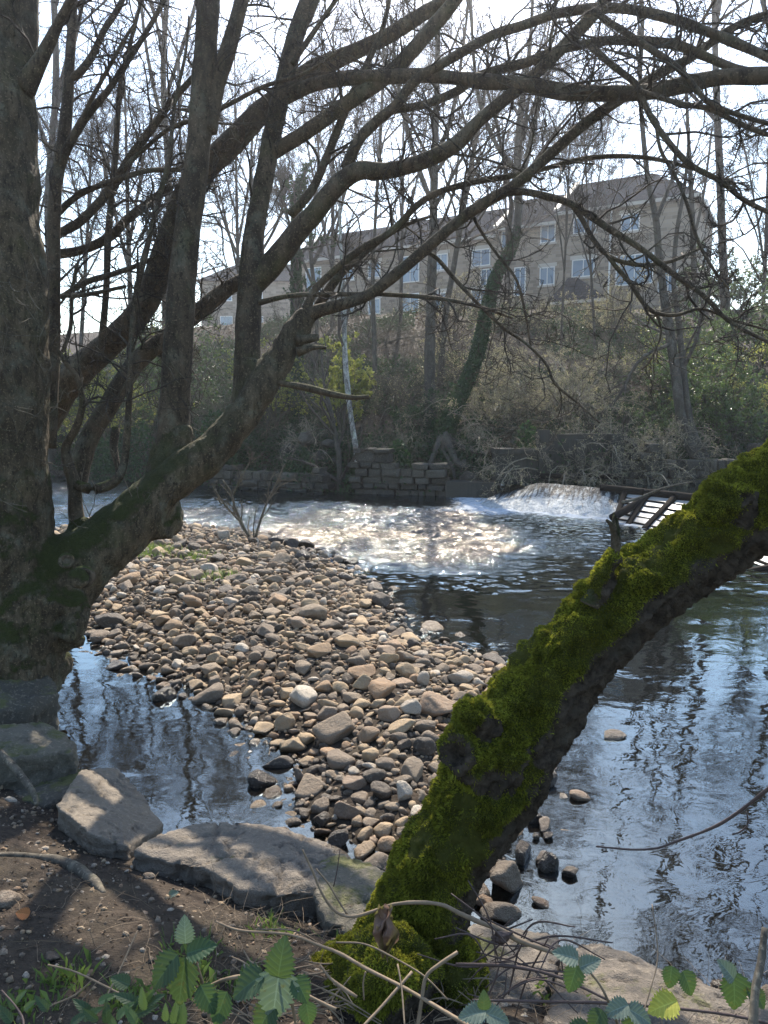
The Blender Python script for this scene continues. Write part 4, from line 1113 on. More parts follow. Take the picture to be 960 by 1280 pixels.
# ivy and leaf litter over the slope, arching bramble stems
r_ = np.random.default_rng(5)
N = 185000
X = r_.uniform(-17, 15, N); D = 0.2 + 20 * r_.random(N) ** 1.7
Y = far_y(X) + D
keep = fbm(np.stack([X, Y, X * 0], -1), .35, 3, 60) > -0.38 + 0.018 * D
X, Y = X[keep], Y[keep]
Z = height(X, Y) + r_.exponential(.10, len(X))
V, T = leaf_quads(np.stack([X, Y, Z], -1), .11, None, r_, .8)
tag(MB().add(V, T=T).build('ivy_ground_cover', IVY, smooth_=False), kind='stuff')
N = 22000
X = r_.uniform(-17, 15, N); Y = far_y(X) + .5 + 21 * r_.random(N) ** 1.2; Z = height(X, Y) + r_.exponential(.03, N)
V, T = leaf_quads(np.stack([X, Y, Z], -1), .11, np.array([0, 0, 1.0]), r_, .7)
tag(MB().add(V, T=T).build('leaf_litter', LITTER, smooth_=False), kind='stuff')
# curtain of ivy and dead growth hanging over the retaining walls
N = 26000
X = r_.uniform(-13, 13, N); Zt = r_.uniform(0, 1.0, N) * 2.6 - .1
keep = fbm(np.stack([X, X * 0, Zt * .3], -1), .7, 3, 61) - .28 * (Zt - 1.0) > .08
X, Zt = X[keep], Zt[keep]
V, T = leaf_quads(np.stack([X, far_y(X) - .40 - r_.exponential(.10, len(X)) + .35 * Zt, Zt], -1), .10, np.array([0, -1.0, 0]), r_, .8)
tag(MB().add(V, T=T).build('hanging_ivy', IVY, smooth_=False), kind='stuff')
N = 5200
X = r_.uniform(-15, 14, N); Y = far_y(X) - .25 + 18 * r_.random(N) ** 1.5; Z = height(X, Y)
k = 8
P = np.zeros((N, k, 3)); P[:, 0] = np.stack([X, Y, Z - .05], -1)
d = unit(r_.normal(size=(N, 3)) * np.array([.6, .6, .2]) + np.array([0, -.15, 1.0]))
L = r_.uniform(.7, 2.4, N)
for s in range(1, k):
    d = unit(d + r_.normal(size=(N, 3)) * .12 + np.array([0, -.04, -.26])); P[:, s] = P[:, s - 1] + d * (L / (k - 1))[:, None]
R = np.full((N, 1), .007) * np.linspace(1, .45, k)[None]
mb = MB(); V, Q = tubes(P, R, 3); mb.add(V, Q=Q)
p, r = spawn(P, R, 7, .2, .95, (.5, 1.2), (.15, .4), .7, 4, .3, .05, .0045, rg=r_)
V, Q = tubes(p, r, 3); mb.add(V, Q=Q)
tag(mb.build('bramble_undergrowth', BARK_SHRUB), kind='stuff')
# exposed roots of the ivy tree hanging over the wall
rt = bpy.data.objects['ivy_clad_tree']
mb = MB()
for rows in [[(556, 545, 16), (563, 562, 11), (572, 578, 8), (584, 585, 5)], [(552, 548, 12), (545, 562, 8), (538, 580, 6), (536, 592, 4)], [(560, 548, 10), (580, 560, 7), (600, 566, 5), (622, 566, 3)], [(553, 546, 8), (556, 565, 6), (566, 585, 4), (568, 598, 3)]]:
    V, Q, T, _ = big_tube(limb_px(rows, 23.0, 21.8), 8, .08, .08, 3); mb.add(V, Q=Q, T=T)
mb.build('exposed_roots', BARK_FAR, rt)
# fallen branch across the weir
mb = MB()
V, Q, T, _ = big_tube(np.array([[*hit(778, 628, .55), .035], [*hit(800, 622, .62), .03], [*hit(830, 610, .85), .024], [*hit(866, 602, 1.0), .012]]), 8, .08, .1, 3); mb.add(V, Q=Q, T=T)
tag(mb.build('fallen_branch', BARK_SHRUB, loc=hit(778, 628, .55)), 'thin pale dead branch lying across the timber framed weir slabs', 'branch')
mb = MB()
V, Q, T, _ = big_tube(np.array([[*hit(765, 647, .12), .09], [*hit(790, 633, .32), .085], [*hit(822, 614, .62), .06]]), 10, .08, .1, 3); mb.add(V, Q=Q, T=T)
tag(mb.build('fallen_log', WET_TIMBER, loc=hit(765, 647, .12)), 'dark wet log lying up the weir beside the cascade', 'log')
# ------------------------------------------------------------------ fused trunks
def fuse(mbs, voxel, smooth_it=3, name='fused'):
    """voxel-unite closed tubes; returns V, faces, normals"""
    tmp = mbs.build('tmp_fuse', None, None)
    m = tmp.modifiers.new('r', 'REMESH'); m.mode = 'VOXEL'; m.voxel_size = voxel; m.adaptivity = 0
    if smooth_it:
        s = tmp.modifiers.new('s', 'SMOOTH'); s.iterations = smooth_it; s.factor = .5
    dg = bpy.context.evaluated_depsgraph_get()
    ev = tmp.evaluated_get(dg); me = ev.to_mesh()
    n = len(me.vertices); V = np.zeros(n * 3, np.float32); me.vertices.foreach_get('co', V)
    Nn = np.zeros(n * 3, np.float32); me.vertices.foreach_get('normal', Nn)
    nl = len(me.loops); li = np.zeros(nl, np.int32); me.loops.foreach_get('vertex_index', li)
    tot = np.zeros(len(me.polygons), np.int32); me.polygons.foreach_get('loop_total', tot)
    assert (tot == 4).all()
    F = li.reshape(-1, 4).copy()
    ev.to_mesh_clear()
    md = tmp.data
    bpy.data.objects.remove(tmp); bpy.data.meshes.remove(md)
    return V.reshape(-1, 3).astype(float), F, Nn.reshape(-1, 3).astype(float)

# ------------------------------------------------------------------ the mossy multi-stem tree on the left
tb = at(40, 810, 5.6)
LT = empty('multi_stem_tree', (tb[0], tb[1], .2), 'big mossy multi stem tree with low sprawling limb beside the gravel bar', 'tree')
Apx = [(-12, 850, 190), (-6, 800, 170), (4, 740, 136), (8, 660, 112), (8, 560, 100), (8, 450, 100), (5, 300, 92), (3, 180, 84), (0, 110, 76), (-8, 40, 62), (-14, -60, 58), (-20, -140, 50)]
Bpx = [(-10, 820, 150), (25, 775, 132), (62, 738, 112), (98, 706, 92), (135, 677, 76), (165, 648, 66), (198, 615, 56), (232, 588, 50), (268, 560, 42), (298, 527, 40), (324, 488, 38), (346, 453, 35), (364, 424, 32), (384, 392, 26)]
mb = MB()
for rows, d0, d1 in [(Apx, 5.6, 5.2), (Bpx, 5.5, 6.1), ([(-10, 800, 110), (20, 840, 70), (28, 880, 34)], 5.5, 5.5), ([(20, 790, 90), (75, 795, 44), (108, 800, 16)], 5.5, 5.6), ([(-30, 800, 110), (-70, 850, 60), (-80, 900, 40)], 5.5, 5.3),
                     ([(60, 745, 70), (95, 765, 42), (82, 800, 26)], 5.5, 5.4), ([(165, 655, 46), (188, 660, 30), (212, 664, 20)], 5.9, 5.8), ([(150, 668, 50), (190, 668, 22), (216, 668, 16)], 5.9, 5.85), ([(200, 625, 50), (213, 650, 36), (205, 668, 18)], 6, 5.9),
                     ([(52, 705, 60), (76, 688, 40), (96, 668, 26), (98, 650, 22)], 5.7, 5.9), ([(205, 612, 52), (212, 585, 56), (216, 560, 50), (220, 530, 42)], 6.05, 6.05), ([(305, 520, 34), (309, 480, 36), (310, 450, 35)], 6.1, 6.1),
                     ([(96, 722, 30), (99, 722, 26)], 5.2, 5.15)]:
    V, Q, T, C = big_tube(limb_px(rows, d0, d1), 28, .05, .10, 2.2, len(rows))
    mb.add(V, Q=Q, T=T)
V, F, Nn = fuse(mb, .021, 6)
low = smooth(1.6, .9, V[:, 2])
disp = .030 * fbm(V, 3.2, 4, 70) + .022 * fbm(V * np.array([1, 1, .5]), 9, 4, 71) + low * (.045 * np.abs(fbm(V, 4.5, 4, 72)) - .02) + .006 * fbm(V, 34, 3, 73)
V = V + Nn * disp[:, None]
keepA = np.ones(len(V), bool)
MB().add(V, Q=F).build('trunk', BARK_L, LT)
LIMBS = []
def limb(rows, d0, d1, sides=18, amp=.06, name='limb', mat=None, tw=1):
    L = limb_px(rows, d0, d1, .9)
    V, Q, T, C = big_tube(L, sides, .05, amp, 4, len(LIMBS) + 5, fine=.04)
    MB().add(V, Q=Q, T=T).build(name, mat or BARK_LIMB, LT)
    if tw: LIMBS.append((C, tw))
    return L
# upright stems
limb([(216, 575, 52), (217, 530, 44), (220, 470, 41), (225, 400, 40), (230, 330, 38), (237, 265, 36), (246, 200, 34), (254, 110, 34), (259, 30, 32), (263, -80, 30)], 6.05, 5.9, 24, tw=.5)
limb([(262, 165, 20), (270, 110, 22), (284, 66, 22), (297, 20, 20), (314, -50, 18)], 5.95, 5.9)
limb([(303, 530, 32), (307, 480, 36), (310, 430, 35), (312, 380, 35), (315, 330, 33), (318, 290, 29), (330, 225, 27), (342, 160, 27), (357, 95, 24), (371, 40, 25), (388, -5, 26), (402, -80, 22)], 6.1, 6.2, 24, tw=.5)
limb([(365, 80, 8), (382, 55, 8), (402, 26, 7), (424, -8, 6), (440, -50, 5)], 6.1, 6.0)
limb([(20, 120, 46), (30, 60, 34), (34, 0, 31), (37, -90, 28)], 5.3, 5.3)
limb([(30, 110, 32), (50, 76, 20), (74, 28, 13), (95, -14, 11), (110, -60, 9)], 5.25, 5.0)
# left, behind the edge trunk
limb([(30, 560, 52), (66, 505, 46), (97, 465, 42), (138, 428, 36), (178, 385, 34), (200, 335, 35), (217, 284, 35), (234, 240, 34), (256, 212, 34), (284, 184, 33), (322, 145, 31), (357, 114, 29), (392, 88, 27), (440, 66, 21), (486, 44, 20), (524, 20, 19), (566, -6, 17), (610, -50, 14)], 7.2, 6.0, 24)
limb([(345, 128, 20), (384, 109, 20), (430, 98, 19), (486, 96, 19), (540, 95, 18), (600, 101, 19), (656, 106, 19), (705, 115, 21), (761, 117, 21), (810, 115, 21), (856, 106, 21), (900, 97, 21), (975, 94, 22), (1060, 90, 22)], 6.2, 4.6, 20, amp=.09)
limb([(96, 610, 26), (102, 575, 26), (112, 545, 27), (133, 512, 27), (152, 480, 26), (175, 448, 26), (206, 424, 24), (250, 388, 23), (280, 364, 22), (300, 352, 20), (322, 338, 14)], 6.3, 6.8)
limb([(98, 660, 22), (94, 635, 20), (93, 606, 18), (85, 580, 15), (82, 558, 13), (96, 533, 11), (103, 503, 9), (97, 474, 8), (82, 453, 7), (70, 433, 5)], 5.9, 5.6, 12, .12)
limb([(96, 606, 14), (112, 611, 14), (130, 609, 14), (146, 600, 12), (155, 580, 11), (159, 538, 10), (162, 488, 9), (164, 430, 8), (170, 368, 8), (186, 300, 8), (200, 243, 7), (211, 200, 7), (218, 134, 5), (232, 66, 4), (236, 20, 3)], 5.8, 5.8, 12, .10)
limb([(140, 600, 8), (148, 590, 8), (142, 560, 12), (145, 535, 10)], 6.1, 6.2, 10, .15, tw=0)
limb([(124, 450, 10), (128, 417, 10), (133, 360, 9), (135, 300, 9), (140, 240, 8), (144, 200, 8), (150, 110, 7), (160, 66, 6), (170, 26, 5), (182, -20, 4)], 6.7, 6.5, 12)
limb([(60, 560, 22), (66, 420, 20), (67, 330, 18), (68, 255, 17), (73, 212, 17), (80, 172, 17), (85, 117, 15), (88, 66, 13), (92, 0, 11), (95, -60, 10)], 6.4, 6.4)
limb([(86, 100, 10), (98, 92, 10), (114, 72, 10), (130, 38, 9), (147, 12, 8), (162, -20, 6)], 6.4, 6.2, 12)
limb([(74, 215, 12), (84, 186, 12), (107, 146, 11), (133, 116, 9), (157, 80, 8), (183, 40, 7), (206, -2, 6), (220, -40, 5)], 6.4, 6.0, 12)
limb([(105, 148, 6), (112, 128, 6), (133, 90, 5), (154, 52, 5), (168, 30, 4)], 6.2, 6.0, 10)
limb([(60, 285, 10), (77, 262, 9), (100, 243, 8), (130, 230, 8), (160, 220, 8), (188, 213, 7), (225, 212, 6)], 6.6, 6.4, 10)
limb([(60, 300, 12), (78, 290, 12), (100, 277, 12), (127, 250, 12), (148, 220, 11), (168, 189, 11), (190, 160, 10), (217, 124, 9), (242, 96, 8), (262, 70, 6)], 6.7, 6.2, 12)
limb([(60, 318, 13), (78, 317, 13), (108, 311, 13), (140, 294, 13), (160, 273, 12), (188, 252, 12), (214, 232, 11)], 6.8, 6.9, 12)
limb([(147, 217, 6), (180, 187, 6), (213, 160, 6), (253, 147, 6), (293, 127, 6), (330, 108, 6), (380, 92, 5), (430, 60, 4)], 6.3, 5.7, 10)
limb([(76, 372, 8), (107, 353, 8), (140, 343, 8), (174, 331, 7), (200, 318, 5)], 6.3, 6.2, 10)
limb([(76, 370, 6), (110, 368, 6), (157, 358, 5)], 6.2, 6.0, 8, tw=0)
limb([(78, 440, 5), (88, 410, 6), (90, 370, 6), (96, 330, 5)], 6.3, 6.3, 8)
# limb fans out of the second upright stem
limb([(336, 195, 18), (347, 187, 20), (380, 167, 20), (413, 144, 19), (443, 123, 20), (475, 102, 20), (507, 73, 20), (534, 42, 20), (563, 8, 19), (596, -40, 17)], 6.15, 5.7)
limb([(312, 360, 30), (328, 343, 32), (348, 320, 33), (377, 283, 30), (392, 268, 27), (420, 233, 26), (448, 214, 25), (487, 213, 22), (533, 200, 21), (570, 180, 20), (601, 149, 18), (637, 120, 17), (676, 86, 16), (720, 42, 17), (757, 0, 16), (800, -60, 14)], 6.15, 5.2, 20)
limb([(432, 212, 16), (447, 177, 15), (470, 152, 14), (494, 132, 14), (520, 100, 13), (566, 72, 13), (618, 43, 13), (650, 33, 13), (697, 17, 13), (750, 10, 13), (795, 13, 13), (841, 24, 13), (885, 40, 13), (930, 58, 13), (970, 76, 12), (1040, 110, 11)], 6.0, 4.7, 16, .08)
limb([(490, 138, 11), (533, 130, 12), (573, 113, 12), (600, 94, 12), (656, 79, 13), (694, 64, 12), (750, 52, 12), (788, 51, 13), (844, 56, 13), (885, 72, 12), (928, 88, 11), (980, 90, 9)], 5.9, 4.8, 14, .08)
limb([(363, 270, 12), (390, 237, 13), (407, 200, 12), (423, 160, 12), (440, 120, 11), (460, 77, 9), (480, 30, 7), (492, -30, 5)], 6.2, 6.0, 12)
limb([(740, 12, 9), (756, 24, 9), (784, 42, 9), (811, 60, 9), (841, 80, 9), (863, 101, 8), (881, 124, 8), (912, 140, 7), (965, 156, 6)], 5.0, 4.6, 10)
limb([(800, 114, 7), (848, 129, 7), (886, 136, 7), (930, 157, 7), (970, 172, 6)], 4.9, 4.6, 10)
limb([(738, 58, 9), (766, 82, 9), (796, 106, 9), (804, 126, 8), (821, 158, 8), (859, 203, 8), (900, 226, 7), (930, 250, 7), (970, 270, 6)], 5.0, 4.7, 10)
limb([(820, 156, 5), (826, 188, 5), (845, 222, 5), (859, 256, 5), (872, 300, 5), (892, 337, 4), (912, 362, 3)], 4.8, 4.7, 8)
limb([(318, 380, 9), (355, 371, 7), (388, 368, 7), (440, 368, 6), (480, 368, 6), (547, 373, 6), (602, 384, 5), (640, 398, 3)], 6.1, 5.9, 10)
# fork of the low limb
limb([(378, 402, 24), (392, 391, 20), (407, 386, 17), (436, 378, 16), (465, 366, 16), (508, 332, 16), (538, 306, 16), (580, 271, 15), (612, 250, 16), (640, 234, 15), (680, 200, 15), (731, 155, 15), (790, 114, 14), (832, 88, 13), (862, 73, 12), (900, 45, 11), (930, 28, 10), (975, 12, 9), (1040, -10, 8)], 6.1, 5.0, 16)
limb([(378, 402, 20), (384, 385, 14), (394, 362, 11), (424, 333, 10), (453, 310, 10), (488, 290, 9), (530, 250, 9), (578, 231, 8), (640, 220, 8), (680, 211, 7), (740, 197, 7), (806, 197, 6), (870, 212, 5), (920, 232, 4)], 6.1, 5.5, 12)
limb([(386, 400, 12), (402, 376, 13), (425, 342, 13), (447, 322, 12), (478, 298, 9), (510, 280, 6), (540, 270, 4)], 6.2, 6.3, 10)
limb([(630, 242, 10), (655, 240, 10), (682, 245, 10), (716, 256, 10), (760, 285, 9), (800, 310, 8), (840, 341, 8), (880, 370, 7), (912, 402, 6), (965, 430, 5)], 5.7, 5.2, 12)
limb([(716, 258, 7), (728, 275, 7), (742, 300, 7), (762, 321, 6), (790, 330, 6), (815, 331, 6), (844, 325, 5), (880, 308, 4)], 5.6, 5.5, 10)
limb([(758, 318, 5), (772, 336, 6), (787, 353, 6), (812, 387, 6), (844, 394, 5), (877, 386, 4), (919, 401, 4), (962, 413, 3)], 5.55, 5.3, 8)
limb([(528, 312, 7), (545, 322, 6), (568, 348, 6), (590, 372, 5), (608, 390, 5), (632, 412, 5), (656, 428, 4), (682, 454, 4), (694, 480, 4), (720, 502, 3), (750, 529, 2)], 6.0, 5.7, 8)
limb([(590, 268, 5), (602, 290, 5), (622, 319, 4), (645, 349, 4), (656, 388, 4), (664, 436, 3)], 6.0, 5.9, 8)
limb([(812, 386, 4), (822, 396, 4), (826, 420, 3), (812, 452, 3), (802, 462, 2)], 5.5, 5.5, 8)
# dead snag and stubs
limb([(334, 470, 14), (347, 478, 10), (380, 484, 10), (412, 492, 9), (440, 497, 8), (461, 496, 6)], 6.0, 5.8, 10, .12, name='broken_snag', tw=0)
limb([(372, 425, 16), (384, 424, 12), (398, 421, 8)], 6.0, 5.95, 10, .14, name='broken_snag', tw=0)
limb([(372, 440, 12), (392, 434, 7), (408, 435, 4)], 6.0, 5.95, 8, .14, name='broken_snag', tw=0)

def knot(px, py, d, r, parent, mat, seed):
    """ring of callus round a pruned stub, facing the viewer"""
    c = at(px, py, d); n = unit(CAM - c)
    a = unit(np.cross(n, [0, 0, 1.0])); b = np.cross(n, a)
    th = np.linspace(0, 2 * pi, 29)[:-1]
    prof = np.array([(1.25, -.5), (1.15, .05), (.92, .28), (.68, .22), (.55, .02), (.35, .06), (.08, .1)]) * r
    V = c + (np.cos(th)[None, :, None] * a + np.sin(th)[None, :, None] * b) * prof[:, :1, None] + n * prof[:, 1:, None]
    V = V + .12 * r * fbm(V, 9, 3, seed)[..., None] * n + .08 * r * fbm(V, 14, 3, seed + 3)[..., None] * a
    k = 28
    bb = (np.arange(6) * k)[:, None]; j = np.arange(k)[None]; j2 = (j + 1) % k
    Q = np.stack([bb + j, bb + j2, bb + k + j2, bb + k + j], -1).reshape(-1, 4)
    T = [(6 * k, 6 * k + i, 6 * k + i + 1) for i in range(1, k - 1)]
    return MB().add(V.reshape(-1, 3), Q=Q, T=T).build('knot', mat, parent)
knot(104, 721, 5.22, .065, LT, BARK_LIMB, 1)
knot(83, 701, 5.3, .045, LT, BARK_LIMB, 2)

# twigs of the tree
r_ = np.random.default_rng(77)
groups = [[], [], []]
ps = []
for C, tw in LIMBS:
    L = np.linalg.norm(np.diff(C[:, :3], axis=0), axis=1).sum()
    Pn = resample(C[:, :4], n=11)
    lo = Pn[:, 2].min()
    m = max(4, int(L * 5.2 * tw))
    c0 = .22 if L > 1 else .05
    P1, R1 = spawn(Pn[None, :, :3], np.minimum(Pn[None, :, 3], .02), m, c0, .98, (.5, 1.25), (.9, 1.1), .55, 8, .30, .08, .004, L0=.95, rg=r_)
    P1 = P1[0:]; P1 = P1
    sc_ = r_.uniform(.35, 1.25, len(P1))[:, None, None]
    P1 = P1[:, :1] + (P1 - P1[:, :1]) * sc_
    ok = P1[:, 0, 2] > 2.35
    ps.append((P1[ok], R1[ok]))
P1 = np.concatenate([p for p, _ in ps]); R1 = np.concatenate([r for _, r in ps])
# keep clear of the camera itself
P2, R2 = spawn(P1, R1, 7, .12, .98, (.5, 1.1), (.3, .65),   .66, 7, .34, .12, .0032, rg=r_)
P3, R3 = spawn(P2, R2, 6, .15, .98, (.5, 1.1), (.3, .6), .75, 5, .36, .18, .0023, rg=r_)
mb = MB()
for P, R, s in ((P1, R1, 6), (P2, R2, 4), (P3, R3, 3)):
    ok = (P[:, :, 1].min(1) > 1.6)
    V, Q = tubes(P[ok], R[ok], s); mb.add(V, Q=Q)
mb.build('twigs', BARK_TWIG, LT)
# fine pale shoots growing out of the low trunk
r_ = np.random.default_rng(78)
st = []
for (px, py, d) in [(20, 480, 5.05), (25, 540, 5.05), (50, 430, 5.1), (60, 470, 5.2), (15, 420, 5.05), (95, 500, 5.5), (70, 440, 5.3), (160, 520, 5.7), (150, 470, 5.8), (235, 480, 5.8), (170, 640, 5.6), (110, 650, 5.5), (205, 640, 5.7), (45, 400, 5.0), (10, 350, 5.0), (60, 330, 5.2), (330, 545, 5.9), (30, 640, 5.0), (90, 590, 5.6), (145, 560, 5.8), (50, 520, 5.1)]:
    for q in range(3):
        c = at(px + r_.normal() * 8, py + r_.normal() * 14, d)
        k = 8; P = np.zeros((k, 3)); P[0] = c; dd = unit(np.array([r_.normal() * .9, -.5 + r_.normal() * .3, .35 + r_.normal() * .5]))
        L = r_.uniform(.2, .6)
        for s in range(1, k):
            dd = unit(dd + r_.normal(size=3) * .22 + np.array([0, 0, .12])); P[s] = P[s - 1] + dd * L / (k - 1)
        st.append(P)
P = np.array(st); R = np.full((len(P), 1), .0035) * np.linspace(1, .4, 8)[None]
p, r = spawn(P, R, 3, .2, .95, (.4, .9), (.25, .5), .6, 5, .25, .15, .0012, rg=r_)
mb = MB(); V, Q = tubes(P, R, 5); mb.add(V, Q=Q); V, Q = tubes(p, r, 4); mb.add(V, Q=Q)
mb.build('young_shoots', BARK_SHRUB, LT)

# ------------------------------------------------------------------ leaning mossy trunk on the right
def leaning_bark():
    m = Mat('rugged_bark')
    tc = m.attr('moss')
    n2 = m.noise(26, 6, 0.7, dist=.5); n3 = m.noise(120, 4, .65); n1 = m.noise(7, 4)
    c = m.mix(m.ramp(n2, .3, .7), (0.022, 0.016, 0.011), (0.095, 0.074, 0.055))
    c = m.mix(m.math('MULTIPLY', m.ramp(n1, .55, .7), .4), c, (0.075, 0.07, 0.055))
    mo = m.mix(m.noise(35, 4), (0.03, 0.034, 0.006), (0.09, 0.09, 0.016))
    f = m.ramp(m.math('ADD', tc, m.math('MULTIPLY', m.math('SUBTRACT', n2, .5), .8)), .35, .6)
    c = m.mix(f, c, mo)
    m.set(color=c, rough=.95, spec=.15)
    m.bump(m.math('ADD', n2, m.math('MULTIPLY', n3, .45)), 1.0, .03)
    return m.m
BARK_R = leaning_bark()
def moss_mat():
    m = Mat('moss_tufts')
    c = m.mix(m.island(), (0.075, 0.09, 0.010), (0.34, 0.36, 0.045))
    c = m.mix(m.ramp(m.noise(9, 4, .65), .4, .68), c, m.mix(m.island(), (0.03, 0.038, 0.006), (0.12, 0.135, 0.02)))
    m.set(color=c, rough=.8, spec=.2)
    tr = m.node('ShaderNodeBsdfTranslucent'); m.l.new(m.mix(.4, c, (0.38, 0.36, 0.04)), tr.inputs[0])
    mx = m.node('ShaderNodeMixShader'); mx.inputs[0].default_value = .5
    m.l.new(m.b.outputs[0], mx.inputs[1]); m.l.new(tr.outputs[0], mx.inputs[2]); m.l.new(mx.outputs[0], m.out.inputs[0])
    return m.m
MOSS = moss_mat()
RB = [(470, 1262, 230), (498, 1215, 185), (520, 1160, 146), (545, 1095, 138), (585, 1025, 148), (628, 962, 150), (664, 893, 140), (716, 818, 128), (778, 760, 118), (850, 706, 112), (905, 666, 116), (968, 618, 128), (1060, 555, 132), (1180, 470, 120), (1320, 340, 100), (1430, 180, 84)]
RBL = limb_px(RB, 2.62, 2.72, .78)
rb0 = RBL[1, :3]
RT = empty('leaning_mossy_tree', (rb0[0], rb0[1], .25), 'thick moss covered trunk leaning to the right over the river in the foreground', 'tree')
mb = MB()
V, Q, T, CR = big_tube(RBL, 56, .03, .05, 2.6, 3); mb.add(V, Q=Q, T=T)
for rows, d0, d1 in [([(500, 1200, 120), (450, 1235, 70), (415, 1262, 34)], 2.5, 2.4), ([(530, 1190, 110), (575, 1225, 64), (600, 1262, 30)], 2.6, 2.5), ([(490, 1200, 110), (480, 1260, 70)], 2.4, 2.2),
                     ([(620, 950, 90), (588, 948, 62), (566, 940, 46)], 2.55, 2.40), ([(600, 905, 60), (590, 890, 30)], 2.5, 2.42), ([(745, 745, 50), (757, 718, 26), (768, 695, 16)], 2.6, 2.55),
                     ([(905, 640, 70), (920, 605, 44)], 2.6, 2.55)]:
    V, Q, T, _ = big_tube(limb_px(rows, d0, d1), 20, .03, .12, 6, 9); mb.add(V, Q=Q, T=T)
V, F, Nn = fuse(mb, .0085, 5)
# hollow in the broken limb stub
hc = at(563, 944, 2.36)
dh_ = np.linalg.norm(V - hc, axis=1)
axis_d = unit(CR[-8, :3] - CR[4, :3])
ndir = Nn @ unit(np.array([-.62, .25, .75]))
big = fbm(V, 4.2, 4, 80); mid = fbm(V, 11, 4, 81)
mossm = smooth(-.34, .04, ndir + .45 * big + .35 * mid + .30 * smooth(1.9, .8, V[:, 2]))
along = V @ axis_d
ridge_c = V - np.outer(along, axis_d) * .75
barkd = np.abs(fbm(ridge_c, 19, 4, 82)) * .075 + .014 * fbm(V, 42, 3, 83)
mossd = .034 * fbm(V, 12, 4, 84) + .026 * fbm(V, 30, 3, 85) + .006
disp = (1 - mossm) * (.012 - barkd) + mossm * mossd + .020 * big
V = V + Nn * disp[:, None] - Nn * (.07 * smooth(.075, .02, dh_))[:, None]
mossm = mossm * smooth(.05, .10, dh_)
MB().add(V, Q=F, moss=mossm).build('trunk', BARK_R, RT)
# moss tufts
r_ = np.random.default_rng(9)
def tufts(V, F, Nn, w, n, L, parent, name='moss'):
    a = V[F[:, 0]]; b = V[F[:, 1]]; c = V[F[:, 2]]; d = V[F[:, 3]]
    fw = w[F].mean(1) * np.linalg.norm(np.cross(c - a, d - b), axis=1)
    vis = (((a + c) / 2)[:, 0] < 3.2)
    fw = fw * vis; fi = r_.choice(len(F), n, p=fw / fw.sum())
    s, t = r_.random((2, n, 1))
    Pc = (a[fi] * (1 - s) + b[fi] * s) * (1 - t) + (d[fi] * (1 - s) + c[fi] * s) * t
    N_ = unit(Nn[F[fi, 0]])
    dd = unit(N_ + r_.normal(size=(n, 3)) * .75 + np.array([0, 0, .25]))
    sd = unit(np.cross(dd, r_.normal(size=(n, 3))))
    Ln = (L * r_.uniform(.5, 1.3, n) * (.7 + .8 * np.clip(fbm(Pc, 14, 3, 90) + .4, 0, 1)))[:, None]
    A0 = Pc - sd * Ln * .16 - N_ * .003; B0 = Pc + sd * Ln * .16 - N_ * .003; M0 = Pc + dd * Ln * .6 + sd * Ln * .24; C0 = Pc + dd * Ln + np.array([0, 0, -.25]) * Ln
    Vv = np.stack([A0, B0, M0, C0], 1).reshape(-1, 3); i = np.arange(n)[:, None] * 4
    return MB().add(Vv, T=np.concatenate([i + np.array([0, 1, 2]), i + np.array([0, 2, 3])])).build(name, MOSS, parent, smooth_=False)
tufts(V, F, Nn, mossm ** 1.6 * smooth(-.35, .0, fbm(V, 7, 4, 99) + .12), 450000, .0095, RT)
# broken upright snag on the trunk
L = limb_px([(738, 756, 30), (750, 730, 20), (761, 708, 14), (769, 686, 13), (770, 660, 10)], 2.58, 2.55)
Vs, Q, T, _ = big_tube(L, 20, .008, .16, 14, 4, fine=.2)
tipz = L[-1, 2]; jag = smooth(tipz - .05, tipz, Vs[:, 2]); Vs[:, 2] += jag * .045 * fbm(Vs, 60, 2, 4) * 2
MB().add(Vs, Q=Q, T=T).build('broken_snag', BARK_L, RT)
L = limb_px([(769, 668, 8), (764, 656, 6), (758, 650, 3)], 2.55, 2.53); Vs, Q, T, _ = big_tube(L, 8, .008, .16, 14, 4)
MB().add(Vs, Q=Q, T=T).build('broken_snag', BARK_L, RT)
